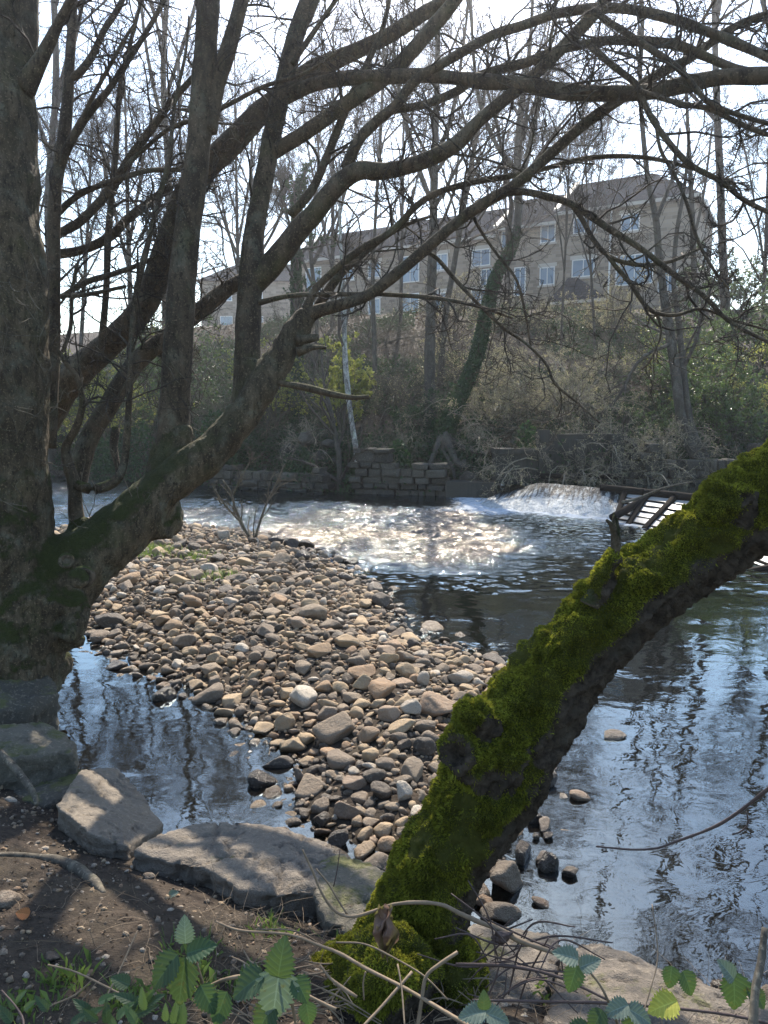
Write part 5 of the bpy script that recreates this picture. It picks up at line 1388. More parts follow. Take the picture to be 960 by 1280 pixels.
# ------------------------------------------------------------------ slabs at the near bank
def slab(name, top_px, ztop, zbot, label, mat, cat='rock slab', tilt=(0, 0), voxel=.014, noise=.02, outset=.04, seed=0, tint=.5, zs=None, cracks=0.0):
    """flat rock from the outline of its upper face; zs gives a height per outline point"""
    zs = [ztop] * len(top_px) if zs is None else zs
    top = np.array([hit(x, y, z) for (x, y), z in zip(top_px, zs)])
    c = top.mean(0)
    n = len(top)
    bot = top.copy(); bot[:, :2] = c[:2] + (top[:, :2] - c[:2]) * (1 + outset); bot[:, 2] = zbot
    mb = MB()
    V = np.vstack([top, bot, top.mean(0) + [0, 0, .012], [[*c[:2], zbot]]])
    T = []
    for i in range(n):
        j = (i + 1) % n
        T += [(i, n + i, j), (j, n + i, n + j), (2 * n, i, j), (2 * n + 1, n + j, n + i)]
    mb.add(V, T=T)
    V, F, Nn = fuse(mb, voxel, 2)
    q = np.stack([V[:, 0], V[:, 1], V[:, 2] * 3.2], 1)
    d = noise * fbm(V, 2.3, 4, seed) + noise * .45 * fbm(q, 7, 4, seed + 1) + .012 * fbm(V, 22, 4, seed + 2, .7) - .02 * smooth(.05, 0, np.abs(fbm(V * np.array([1, 2.2, 1]), 3.5, 4, seed + 6)))
    side = 1 - np.abs(Nn[:, 2])
    d = d - side * .028 * np.abs(fbm(q * np.array([1, 1, 2.2]), 5, 4, seed + 3))
    if cracks: d = d - cracks * smooth(.06, .0, np.abs(fbm(V, 3.1, 3, seed + 4)))
    V = V + Nn * d[:, None]
    o = MB().add(V, Q=F, tint=np.clip(tint + .2 * fbm(V, 3, 3, seed), 0, 1), wet=0).build(name, mat, loc=(c[0], c[1], zbot))
    return tag(o, label, cat)
slab('rock_slab', [(163, 1062), (196, 1042), (240, 1029), (290, 1026), (335, 1030), (378, 1042), (412, 1052), (425, 1066), (404, 1086), (396, 1112), (340, 1120), (300, 1112), (258, 1086), (205, 1076)], .34, -.12,
     'largest flat grey slab at the pool edge between the bare soil and the mossy trunk', SLAB, seed=1, tint=.62, cracks=.02)
slab('rock_slab', [(398, 1078), (425, 1064), (465, 1074), (492, 1096), (478, 1150), (440, 1168), (404, 1150), (392, 1110)], .33, -.1, 'mottled slab wedged between the largest flat slab and the mossy trunk', SLAB_MOSS, seed=2, tint=.8)
slab('rock_slab', [(68, 1005), (100, 962), (146, 958), (176, 990), (206, 1030), (176, 1050), (160, 1058), (110, 1040)], .33, -.15, 'tan triangular slab with a yellow moss edge left of the pool', SLAB, seed=3, zs=[.38, .34, .26, .2, .16, .24, .3, .36], tint=.75, noise=.02)
slab('rock_slab', [(-60, 905), (10, 902), (60, 898), (97, 925), (95, 940), (30, 945), (-60, 950)], .42, .0, 'squared grey block in the middle of the stack below the mossy tree', SLAB_MOSS, seed=4, tint=.8, zs=[.5, .46, .42, .36, .36, .4, .45], voxel=.025)
slab('rock_slab', [(-70, 838), (0, 832), (44, 830), (66, 848), (72, 872), (30, 886), (-70, 890)], .48, -.05, 'dark lichened rock directly under the roots of the mossy tree', SLAB_MOSS, seed=5, tint=.2, zs=[.55, .52, .48, .4, .34, .4, .5], voxel=.03, noise=.05)
slab('rock_slab', [(14, 972), (70, 958), (112, 960), (96, 992), (60, 1006), (10, 1004)], .22, -.2, 'low dark slab half hidden between the squared block and the triangular slab', SLAB_MOSS, seed=6, tint=.25)
slab('rock_slab', [(556, 1168), (600, 1150), (650, 1158), (698, 1166), (706, 1186), (690, 1230), (672, 1262), (560, 1275), (530, 1220)], .30, -.1, 'flat grey slab right of the foot of the mossy trunk', SLAB, seed=7, tint=.5, zs=[.3, .26, .24, .24, .25, .32, .36, .4, .36])
slab('rock_slab', [(706, 1188), (745, 1180), (790, 1190), (850, 1222), (930, 1236), (1000, 1262), (1010, 1330), (700, 1330), (680, 1275)], .28, -.1, 'broad tan slab along the bottom right water edge', SLAB, seed=8, tint=.38, zs=[.27, .25, .24, .22, .22, .22, .34, .46, .4])
slab('rock_slab', [(270, 1150), (300, 1138), (352, 1140), (372, 1156), (340, 1170), (290, 1172)], .22, -.05, 'thin flat slab edge poking out under the largest flat slab', SLAB_MOSS, seed=9, tint=.6, voxel=.015, noise=.015)

# ------------------------------------------------------------------ stones of the gravel bar
def col_tint(c): return {'dark grey': .03, 'grey': .2, 'grey brown': .36, 'tan': .6, 'brown': .74, 'reddish brown': .84, 'pale grey': .97, 'black': 0.0}[c]
placed = []   # x, y, r
LM = [  # px, py, width px, aspect (w:d:h), colour, wet, label
 (423, 908, 66, (1, .75, .62), 'grey brown', 0, 'largest grey brown boulder in the middle of the gravel bar'),
 (362, 920, 42, (1, .7, .6), 'tan', 0, 'pale tan boulder left of the largest grey brown boulder'),
 (345, 938, 44, (1, .7, .55), 'dark grey', .4, 'dark olive stone in front of the pale tan boulder'),
 (374, 957, 25, (.8, .7, .95), 'grey', 0, 'upright bluish grey stone standing on the long wet stone'),
 (335, 970, 56, (1, .6, .42), 'dark grey', 1, 'long dark wet stone lying at the pool edge'),
 (459, 926, 34, (1, .8, .65), 'brown', .3, 'rounded brown stone right in front of the largest grey brown boulder'),
 (513, 900, 28, (1, .8, .8), 'pale grey', 0, 'pale grey rounded stone right of the pinkish stone'),
 (485, 906, 34, (1, .7, .65), 'reddish brown', 0, 'pinkish stone behind the rounded brown stone'),
 (503, 995, 30, (.85, .6, 1), 'pale grey', 0, 'pale grey upright stone near the mossy trunk'),
 (443, 981, 32, (1, .8, .6), 'reddish brown', .4, 'brown rounded stone in the dark wet patch of the bar'),
 (434, 1007, 42, (1, .6, .5), 'reddish brown', .6, 'long dark reddish stone behind the black angular stone'),
 (424, 1034, 30, (1, .8, .85), 'black', .8, 'black angular stone just behind the mottled slab'),
 (318, 1013, 30, (1, .7, .55), 'dark grey', 1, 'left one of two touching grey stones in the pool corner'),
 (346, 1021, 36, (1, .7, .6), 'grey', .3, 'right one of two touching grey stones in the pool corner'),
 (468, 1062, 52, (1, .8, .6), 'grey', .3, 'greenish rounded boulder touching the foot of the mossy trunk'),
 (401, 1012, 26, (1, .8, .8), 'dark grey', .8, 'black stone left of the long dark reddish stone'),
 (486, 842, 27, (1, .8, .85), 'tan', 0, 'round tan stone left of the pair of upright stones'),
 (507, 856, 28, (1, .8, .85), 'tan', 0, 'tan stone leaning on the pale upright stone'),
 (529, 863, 24, (.7, .6, 1), 'pale grey', 0, 'pale upright angular stone in the middle right of the bar'),
 (453, 867, 27, (1, .8, .85), 'tan', 0, 'round light brown stone behind the largest grey brown boulder'),
 (575, 853, 36, (1, .8, .55), 'pale grey', 0, 'pale flat topped stone behind the mossy trunk'),
 (475, 746, 28, (1, .8, .75), 'dark grey', .2, 'dark rounded stone at the river edge of the bar'),
 (389, 767, 27, (1, .75, .65), 'tan', 0, 'yellowish oval stone in the upper middle of the bar'),
 (249, 793, 26, (1, .7, .6), 'tan', 0, 'pale tan oval stone between the tree roots and the pool'),
 (243, 767, 34, (1, .6, .45), 'brown', 0, 'flat brown angular stone behind the pale tan oval stone'),
 (311, 758, 30, (1, .7, .6), 'dark grey', .3, 'dark brown angular stone in the upper middle of the bar'),
 (342, 743, 28, (1, .7, .5), 'grey brown', 0, 'flat oval grey stone behind the dark brown angular stone'),
 (277, 697, 25, (1, .6, .45), 'brown', 0, 'orange brown oval stone near the top of the bar'),
 (205, 864, 32, (1, .8, .8), 'dark grey', 1, 'dark boulder at the left tip of the pool shore'),
 (262, 917, 34, (1, .6, .35), 'pale grey', 0, 'pale flat rock lying in the pool'),
 (296, 927, 30, (1, .7, .5), 'dark grey', .6, 'dark flat rock at the pool edge beside the pale flat rock'),
 (104, 812, 28, (1, .6, .35), 'black', 1, 'black wet flat stone in the water by the tree roots'),
 (381, 679, 26, (1, .8, .6), 'dark grey', 1, 'mossy black stone at the far tip of the bar'),
 (364, 684, 20, (1, .8, .9), 'black', 1, 'black stone left of the mossy black stone'),
 (381, 702, 28, (1, .8, .7), 'dark grey', 1, 'large dark stone in front of the mossy black stone'),
 (433, 720, 26, (1, .6, .5), 'grey', .6, 'bluish grey flat stone in the river edge'),
 (438, 700, 20, (1, .8, .7), 'black', 1, 'black stone standing in the river above the bluish flat stone'),
 (345, 684, 20, (1, .8, .8), 'black', 1, 'small black stone beside the sapling base'),
 (357, 867, 26, (1, .8, .7), 'tan', 0, 'light tan stone left of the reddish group'),
 (410, 885, 30, (1, .7, .5), 'tan', 0, 'flat tan stone just behind the largest grey brown boulder'),
 (355, 897, 32, (.9, .6, .75), 'tan', 0, 'pale pointed stone behind the pale tan boulder'),
 (521, 864, 22, (1, .8, .7), 'brown', 0, 'brown stone between tan stone and pale upright stone'),
 (530, 942, 30, (1, .9, .9), 'black', .3, 'black rounded stone near the knot of the mossy trunk'),
 (505, 946, 22, (1, .8, .8), 'dark grey', 0, 'small dark stone left of the black rounded stone'),
 (726, 981, 30, (1, .7, .45), 'reddish brown', .6, 'brown rock breaking the river surface right of the mossy trunk'),
 (680, 1015, 30, (.55, 1.3, .6), 'grey', .3, 'long grey stone in the water close to the mossy trunk'),
 (667, 1020, 22, (1, .8, .9), 'black', 1, 'black stone beside the long grey stone in the water'),
 (654, 1062, 30, (.6, 1.3, 1.0), 'dark grey', 1, 'tall dark stone leaning in the water behind the large domed stone'),
 (681, 1058, 26, (1, .8, .7), 'grey', .6, 'grey capped stone touching the black egg shaped stone'),
 (685, 1076, 27, (1, .9, 1.1), 'black', 1, 'black egg shaped stone in the shallow water'),
 (714, 1076, 24, (1, .8, .7), 'dark grey', .6, 'lone small dark stone farthest out in the shallow water'),
 (681, 1112, 34, (1, .6, .3), 'reddish brown', .8, 'half drowned brown stone in front of the black egg shaped stone'),
 (622, 1126, 66, (1, .55, .4), 'grey brown', .7, 'wide flat dark stone in the water beside the trunk foot'),
 (630, 1078, 50, (1, .9, .9), 'grey brown', .6, 'large domed brown stone against the mossy trunk'),
 (687, 976, 22, (1, .8, .8), 'black', 1, 'black stone at the waterline nearest the mossy trunk'),
 (765, 907, 36, (1, .7, .3), 'grey brown', .8, 'brown rock just breaking the dark river surface'),
 (669, 1045, 12, (1, .9, .8), 'black', 1, 'left tiny black pebble of the pair in the water'),
 (684, 1044, 16, (1, .8, .7), 'black', 1, 'right tiny black pebble of the pair in the water'),
 (604, 1110, 26, (1, .8, .8), 'brown', .5, 'brown stone squeezed between trunk foot and wide flat stone'),
]
LMX, LMTXT = [], []
GRP_S = 'stones of the gravel bar'
big_list = []
for i, (px, py, w, asp, c, wet, lab) in enumerate(LM):
    z = .12 if py < 1100 else .05
    p = hit(px, py + w * asp[2] * .3, .0 if wet == 1 else .06)
    hz = float(height(p[:1], p[1:2])[0])
    d = (p - CAM) @ FWD
    a = w * d / FPX / 2
    dims = np.array(asp) * a
    dims[2] = min(dims[2], a * 1.1)
    base = max(hz, -.06)
    pc = np.array([p[0], p[1], base + dims[2] * .55])
    if px > 600 and py > 870: pc[2] = dims[2] * (.12 if 'drowned' in lab or 'breaking' in lab else .45)
    big_list.append(dict(c=pc, dims=dims, seed=1000 + i, col=c, wet=wet, lab=lab, yaw=rng.uniform(-.4, .4), ang=.75, lm=True))
    placed.append((pc[0], pc[1], a * .85))
# dart throwing for the others
bx = np.array(BAR); x0, x1, y0, y1 = bx[:, 0].min(), bx[:, 0].max(), bx[:, 1].min(), bx[:, 1].max()
cell = .12
gridd = {}
def put(x, y, r):
    for cx_ in range(int((x - r) / cell) - 1, int((x + r) / cell) + 2):
        for cy_ in range(int((y - r) / cell) - 1, int((y + r) / cell) + 2):
            gridd.setdefault((cx_, cy_), []).append((x, y, r))
for (x, y, r) in placed: put(x, y, r)
def throw(n, r0, r1, ov, sdmin, tries, power=1.0):
    out = []
    X = rng.uniform(x0 - .2, x1 + .2, n * tries); Y = rng.uniform(y0 - .3, y1 + .3, n * tries)
    db = seg_dist(X, Y, BAR); dn = seg_dist(X, Y, NEAR)
    ok = (db > sdmin + .15 * rng.normal(size=len(X))) & (dn < .05) & (X > -9)
    X, Y = X[ok], Y[ok]
    R = r0 + (r1 - r0) * rng.random(len(X)) ** power
    for x, y, r in zip(X, Y, R):
        if len(out) >= n: break
        good = True
        for (a, b, q) in gridd.get((int(x / cell), int(y / cell)), ()):
            if (a - x) ** 2 + (b - y) ** 2 < (ov * (q + r)) ** 2: good = False; break
        if good:
            put(x, y, r); out.append((x, y, r))
    return np.array(out)
A1 = throw(560, .085, .17, .82, -.08, 40, 2.2)
A2 = throw(3200, .05, .085, .78, -.14, 12, 1.3)
A3 = throw(9000, .028, .05, .66, -.12, 5)
A4 = throw(12000, .014, .028, .5, -.2, 3)
def colour_pick(n):
    k = rng.random(n)
    return np.where(k < .14, 0, np.where(k < .32, 1, np.where(k < .52, 2, np.where(k < .78, 3, np.where(k < .88, 4, np.where(k < .94, 5, 6))))))
CN = ['dark grey', 'grey', 'grey brown', 'tan', 'brown', 'reddish brown', 'pale grey']
allst = np.vstack([A1, A2])
X, Y, Rr = allst.T
hz = height(X, Y)
pxs, pys, ds = proj(np.stack([X, Y, hz], 1))
size = Rr / ds
vis = (pxs > -5) & (pxs < 965) & (pys < 1285)
# hidden behind the leaning trunk or the left trunk
rbx = np.array([(r[0], r[1], r[2]) for r in RB])
for (a, b, w) in resample(np.c_[rbx[:, :2], rbx[:, 2:] * 0, rbx[:, 2:]][:, [0, 1, 2, 3]], n=80)[:, [0, 1, 3]]:
    vis &= ~(np.hypot(pxs - a, pys - b) < w * .42)
vis &= ~((pxs < 60) & (pys < 830)) & ~((pxs < 150) & (pys > 740 - 0) & (pxs + (pys - 700) < 120)) & ~((pys > 1035) & (pxs < 480))
order = np.argsort(-np.where(vis, size, 0))
nind = 300 - len(big_list) - 2
ind = order[:nind]
rest = np.setdiff1d(np.arange(len(allst)), ind)
cols = colour_pick(len(allst))
shape_n = ['rounded', 'flat', 'angular', 'oval']
used_lab = {}
lmpos = np.array([b['c'][:2] for b in big_list])
LMSHORT = ['the largest grey brown boulder', 'the pale tan boulder', 'the dark olive stone', 'the upright bluish stone', 'the long wet stone at the pool', 'the rounded brown stone', 'the pale grey rounded stone', 'the pinkish stone', 'the pale upright stone by the trunk', 'the brown stone in the wet patch',
 'the long dark reddish stone', 'the black angular stone', 'the left grey stone of the pool corner', 'the right grey stone of the pool corner', 'the greenish boulder at the trunk foot', 'the black stone by the wet patch', 'the round tan stone', 'the leaning tan stone', 'the pale upright angular stone', 'the round light brown stone',
 'the pale flat topped stone', 'the dark stone at the river edge', 'the yellowish oval stone', 'the pale tan oval stone near the roots', 'the flat brown angular stone', 'the dark brown angular stone', 'the flat oval grey stone', 'the orange brown stone', 'the dark boulder at the pool tip', 'the pale flat rock in the pool',
 'the dark flat rock at the pool edge', 'the black flat stone by the roots', 'the mossy black stone', 'the black stone at the far tip', 'the large dark stone at the far tip', 'the bluish flat stone in the river', 'the black river stone', 'the small black stone by the sapling', 'the light tan stone', 'the flat tan stone behind the largest boulder',
 'the pale pointed stone', 'the brown stone beside the pale upright one', 'the black rounded stone by the knot', 'the small dark stone by the knot']
for j, k in enumerate(ind):
    x, y, r = allst[k]; c = CN[cols[k]]; sh = int(rng.integers(0, 4))
    asp = [(1, .85, .62), (1, .8, .34), (1, .75, .5), (1, .66, .42)][sh]
    if c in ('dark grey',) : wet = .3
    else: wet = 0
    edge = seg_dist(np.array([x]), np.array([y]), BAR)[0]
    if edge < .12: wet = .9
    dims = np.array(asp) * r * rng.uniform(.95, 1.12)
    m = int(np.argmin(np.hypot(lmpos[:len(LMSHORT), 0] - x, lmpos[:len(LMSHORT), 1] - y)))
    dx, dy = x - lmpos[m, 0], y - lmpos[m, 1]
    dist = math.hypot(dx, dy)
    rel = ('just ' if dist < .45 else '') + (('right of' if dx > 0 else 'left of') if abs(dx) > abs(dy) * .7 else ('behind' if dy > 0 else 'in front of'))
    sz = 'fist sized' if r < .095 else 'small head sized'
    lab = f"{'wet ' if wet > .5 else ''}{c} {shape_n[sh]} stone {rel} {LMSHORT[m]}"
    for pre in ('', 'bigger ', 'smaller ', 'more tilted ', 'half buried ', 'farther ', 'nearer ', 'outlying '):
        if pre + lab not in used_lab: break
    used_lab[pre + lab] = 1; lab = pre + lab
    if len(lab.split()) > 16: lab = lab.replace(' the ', ' ')
    big_list.append(dict(c=np.array([x, y, hz[k] + dims[2] * .5]), dims=dims, seed=2000 + j, col=c, wet=wet, lab=lab, yaw=rng.uniform(0, 3.14), ang=[.7, 1.0, 1.4, .8][sh], lm=False))
for b in big_list:
    tilt = (rng.normal() * .16, rng.normal() * .16)
    o = make_rock('river_stone', b['c'], b['dims'], b['seed'], COBBLE, float(np.clip(col_tint(b['col']) + rng.normal() * .02, 0, 1)), b['yaw'], tilt, 4 if b['dims'][0] > .09 or b['lm'] else 3, b['ang'], b['wet'], .05)
    tag(o, b['lab'], 'stone', GRP_S)
# all the smaller stones: one mass
TPL = {s: [] for s in (1, 2, 3)}
for s in (1, 2, 3):
    U, F = ICO[s]
    for q in range(26): 
        V = rock_shape(U, 5000 + q, [.6, 1.0, 1.4][q % 3]); TPL[s].append(V / np.array([np.abs(V[:, i]).max() for i in range(3)]))
def mass(mb, X, Y, R, Z, sub, flat=(.35, .8), up=.4, wetf=None, tint=None):
    U, F = ICO[sub]; n = len(X)
    which = rng.integers(0, 26, n)
    TT = np.array(TPL[sub])[which]
    asp = np.stack([np.full(n, 1.0), rng.uniform(.6, .95, n), rng.uniform(*flat, n)], 1) * R[:, None]
    V = TT * asp[:, None]
    yaw, pt, rl = rng.uniform(0, 2 * pi, n), rng.normal(size=n) * .34, rng.normal(size=n) * .34
    def rx(V, a):
        c, s = np.cos(a)[:, None], np.sin(a)[:, None]; return np.stack([V[..., 0], V[..., 1] * c - V[..., 2] * s, V[..., 1] * s + V[..., 2] * c], -1)
    def ry(V, a):
        c, s = np.cos(a)[:, None], np.sin(a)[:, None]; return np.stack([V[..., 0] * c + V[..., 2] * s, V[..., 1], -V[..., 0] * s + V[..., 2] * c], -1)
    def rz(V, a):
        c, s = np.cos(a)[:, None], np.sin(a)[:, None]; return np.stack([V[..., 0] * c - V[..., 1] * s, V[..., 0] * s + V[..., 1] * c, V[..., 2]], -1)
    V = rz(ry(rx(V, pt), rl), yaw)
    V = V + np.stack([X, Y, Z + asp[:, 2] * up], 1)[:, None]
    nv = len(U)
    Fi = (F[None] + (np.arange(n) * nv)[:, None, None]).reshape(-1, 3)
    t = rng.random(n) if tint is None else tint
    w = np.zeros(n) if wetf is None else wetf
    mb.add(V.reshape(-1, 3), T=Fi, tint=np.repeat(t, nv), wet=np.repeat(w, nv))
TN = np.array([col_tint(c) for c in CN])
mb = MB()
def wetness(X, Y):
    e = seg_dist(X, Y, BAR)
    patch = np.exp(-(((X + .25) / .35) ** 2 + ((Y - 4.25) / .45) ** 2))
    return np.clip(smooth(.22, .05, e) * .9 + patch * .7, 0, 1)
Xr, Yr, Rr_ = allst[rest].T
near_ = Yr < 8
for msk, sub in ((near_, 3), (~near_, 2)):
    mass(mb, Xr[msk], Yr[msk], Rr_[msk], height(Xr[msk], Yr[msk]), sub, tint=np.clip(TN[cols[rest][msk]] + rng.normal(size=msk.sum()) * .03, 0, 1), wetf=wetness(Xr[msk], Yr[msk]), up=.5)
for AA in (A3, A4):
    X, Y, R = AA.T; t = np.clip(TN[colour_pick(len(X))] + rng.normal(size=len(X)) * .04, 0, 1)
    nn_ = (Y < 7) & (R > .025)
    for msk, sub in ((nn_, 2), (~nn_, 1 if AA is A4 else 2)):
        mass(mb, X[msk], Y[msk], R[msk], height(X[msk], Y[msk]), sub, tint=t[msk], wetf=wetness(X[msk], Y[msk]), up=.3)
tag(mb.build('gravel', COBBLE), kind='stuff')
# submerged stones of the river bed beside the bar and under the pool
mb = MB()
n = 2600; X = rng.uniform(-3.5, 4, n * 3); Y = rng.uniform(2.6, 9, n * 3)
ok = (seg_dist(X, Y, BAR) < 0) & (seg_dist(X, Y, BAR) > -1.0) & (seg_dist(X, Y, NEAR) < -.02); X, Y = X[ok][:n], Y[ok][:n]
R = rng.uniform(.03, .11, len(X)); hz_ = np.minimum(height(X, Y), -.05 - R * .6)
mass(mb, X, Y, R, hz_, 2, wetf=np.ones(len(X)))
tag(mb.build('bed_stones', COBBLE), kind='stuff')
# rocks along the near shore edge
n = 260; X = rng.uniform(-3.4, 3, n * 6); Y = rng.uniform(2.2, 7, n * 6); e = seg_dist(X, Y, NEAR); ok = (e > -.15) & (e < .22); X, Y = X[ok][:n], Y[ok][:n]
R = rng.uniform(.03, .09, len(X)); mb = MB(); mass(mb, X, Y, R, height(X, Y), 2, wetf=smooth(.3, .1, seg_dist(X, Y, NEAR)), up=.35, tint=rng.uniform(0, .4, len(X)))
tag(mb.build('shore_gravel', COBBLE), kind='stuff')
# crumbs of stone on the soil
n = 9000; X = rng.uniform(-3.2, 2.2, n * 3); Y = rng.uniform(1.2, 5.6, n * 3); e = seg_dist(X, Y, NEAR); ok = e > .12; X, Y = X[ok][:n], Y[ok][:n]
R = .003 + .016 * rng.random(len(X)) ** 3.5; mb = MB(); mass(mb, X, Y, R, height(X, Y), 1, up=.2, tint=rng.uniform(0, 1, len(X)))
tag(mb.build('soil_crumbs', COBBLE), kind='stuff')

# ------------------------------------------------------------------ things on the bare soil
def on_soil(px, py):
    z = .5
    for _ in range(6):
        p = hit(px, py, z); z = float(height(p[:1], p[1:2])[0])
    return hit(px, py, z)
for i, (px, py, w, t, lab) in enumerate([(12, 1128, 40, .15, 'grey pebble half buried in the soil at the left picture edge'), (64, 1200, 22, .0, 'dark angular clod shaped stone on the bare soil'), (186, 1098, 18, .05, 'small dark stone on the soil below the largest flat slab'),
                               (33, 1220, 12, .95, 'small pale chip on the soil at the lower left'), (57, 1062, 11, .95, 'white chip on the soil above the pale root'), (117, 1084, 10, .9, 'pale chip between the root and the triangular slab'), (14, 1002, 16, .98, 'white pebble under the squared block')]):
    p = on_soil(px, py); r = w * ((p - CAM) @ FWD) / FPX / 2
    tag(make_rock('pebble', p + np.array([0, 0, r * .25]), (r, r * .8, r * .6), 4000 + i, COBBLE, t, rng.uniform(0, 3), (0, 0), 3, .6), lab, 'pebble', 'loose pebbles on the bare soil')
pts = []
for (x, y, w) in [(-60, 1076, 9), (0, 1070, 8), (40, 1072, 9), (75, 1078, 12), (100, 1090, 14), (118, 1104, 13), (130, 1118, 7)]:
    p = on_soil(x, y); d = (p - CAM) @ FWD; pts.append([p[0], p[1], p[2] + .004, w * d / FPX / 2])
V, Q, T, _ = big_tube(np.array(pts), 12, .02, .12, 9, 2, fine=.06)
tag(MB().add(V, Q=Q, T=T).build('exposed_root', BARK_SHRUB, loc=pts[3][:3]), 'pale exposed root snaking across the bare soil', 'root')
for rows, lab in [([(0, 940, 8), (18, 960, 10), (30, 975, 9), (42, 992, 7), (46, 1006, 5)], 'gnarled root hanging beside the squared block')]:
    V, Q, T, _ = big_tube(limb_px(rows, 4.0, 3.7), 10, .03, .15, 8, 5); tag(MB().add(V, Q=Q, T=T).build('gnarled_root', BARK_SHRUB, loc=at(18, 960, 4)), lab, 'root')
# dead leaves, stalks and grass on the soil
r_ = np.random.default_rng(31)
n = 3600; X = r_.uniform(-2.6, 2.0, n * 2); Y = r_.uniform(1.3, 4.2, n * 2); ok = (seg_dist(X, Y, NEAR) > .15); X, Y = X[ok][:n], Y[ok][:n]
V, T = leaf_quads(np.stack([X, Y, height(X, Y) + .006], -1), .017, np.array([0, 0, 1.0]) * 1.2, r_, .6)
tag(MB().add(V, T=T).build('fallen_leaves', LITTER, smooth_=False), kind='stuff')
n = 1500
X = r_.uniform(-1.4, 1.4, n); Y = r_.uniform(1.5, 2.9, n); ok = (seg_dist(X, Y, NEAR) > .1) & ((X > -.7) | (r_.random(n) < .22)) ; X, Y = X[ok], Y[ok]; n = len(X)
k = 6; P = np.zeros((n, k, 3)); P[:, 0] = np.stack([X, Y, height(X, Y)], -1); d = unit(np.c_[r_.normal(size=(n, 2)) * 1.1, np.full(n, .22)]); L = r_.uniform(.05, .28, n)
for s in range(1, k): d = unit(d + r_.normal(size=(n, 3)) * np.array([.25, .25, .12]) + np.array([0, 0, -.05])); P[:, s] = P[:, s - 1] + d * (L / (k - 1))[:, None]
V, Q = tubes(P, np.full((n, 1), .0013) * np.linspace(1.2, .5, k)[None], 3)
tag(MB().add(V, Q=Q).build('dead_grass', DEAD_STEM), kind='stuff')
n = 650
cx_ = r_.choice([(80, 1222), (240, 1195), (250, 1230), (180, 1255), (300, 1235), (430, 1180), (60, 1262), (330, 1160), (690, 1250)], n) if False else np.array([(80, 1228), (240, 1195), (250, 1235), (170, 1258), (300, 1235), (445, 1185), (30, 1262), (345, 1165), (690, 1245)])[r_.integers(0, 9, n)]
base = np.array([on_soil(a, b) for a, b in np.array([(80, 1228), (240, 1195), (250, 1235), (170, 1258), (300, 1235), (445, 1185), (30, 1262), (345, 1165), (690, 1245)])])
bi = r_.integers(0, 9, n); P0 = base[bi] + np.c_[r_.normal(size=(n, 2)) * .05, np.zeros(n)]; P0[:, 2] = np.maximum(height(P0[:, 0], P0[:, 1]), .1)
dd = unit(np.c_[r_.normal(size=(n, 2)) * .5, np.ones(n)]); sd = unit(np.cross(dd, r_.normal(size=(n, 3)))); L = r_.uniform(.025, .085, n)[:, None]
b1 = P0 + sd * .002; m1 = P0 + dd * L * .6 + sd * .0015; t1 = P0 + dd * L + np.c_[r_.normal(size=(n, 2)) * .012, -np.full(n, .008)]; b0 = P0 - sd * .002
V = np.stack([b0, b1, m1, t1], 1).reshape(-1, 3); i = np.arange(n)[:, None] * 4
tag(MB().add(V, T=np.concatenate([i + np.array([0, 1, 2]), i + np.array([0, 2, 3])])).build('grass', GRASS, smooth_=False), kind='stuff')
# grass wisps on the bar
n = 900; base = np.array([hit(x, y, .28) for x, y in [(190, 683), (245, 693), (275, 720), (185, 690), (200, 686)]]); bi = r_.integers(0, 5, n)
P0 = base[bi] + np.c_[r_.normal(size=(n, 2)) * .14, np.zeros(n)]; P0[:, 2] = height(P0[:, 0], P0[:, 1])
dd = unit(np.c_[r_.normal(size=(n, 2)) * .4, np.ones(n)]); sd = unit(np.cross(dd, r_.normal(size=(n, 3)))); L = r_.uniform(.06, .16, n)[:, None]
V = np.stack([P0 - sd * .006, P0 + sd * .006, P0 + dd * L], 1).reshape(-1, 3)
tag(MB().add(V, T=np.arange(n * 3).reshape(-1, 3)).build('grass_wisps', GRASS, smooth_=False), kind='stuff')

# ------------------------------------------------------------------ sapling on the bar
sb = hit(342, 696, .22)
sp = empty('bare_sapling', tuple(sb), 'small bare sapling leaning left at the far tip of the gravel bar', 'sapling')
rows = [[(345, 700, 7), (325, 686, 5), (308, 665, 4), (296, 640, 3.4), (288, 615, 3), (278, 600, 2)], [(318, 678, 3.6), (324, 655, 3), (333, 630, 2.5), (345, 605, 2.2), (356, 580, 1.6)], [(300, 652, 3), (282, 632, 2.4), (268, 612, 1.8)], [(290, 622, 2.4), (300, 600, 2), (312, 578, 1.6), (318, 565, 1.2)]]
mb = MB(); par = []
for rr in rows:
    L = limb_px(rr, 12.9, 12.7); V, Q, T, C = big_tube(L, 8, .05, .06, 5, 2); mb.add(V, Q=Q, T=T); par.append(L)
mb.build('stem', BARK_SHRUB, sp)
crown_mesh('twigs', crown(par, np.random.default_rng(3), ((9, .8), (5, .8)), .2, (.25, .45), .0045, .2), BARK_SHRUB, sp)

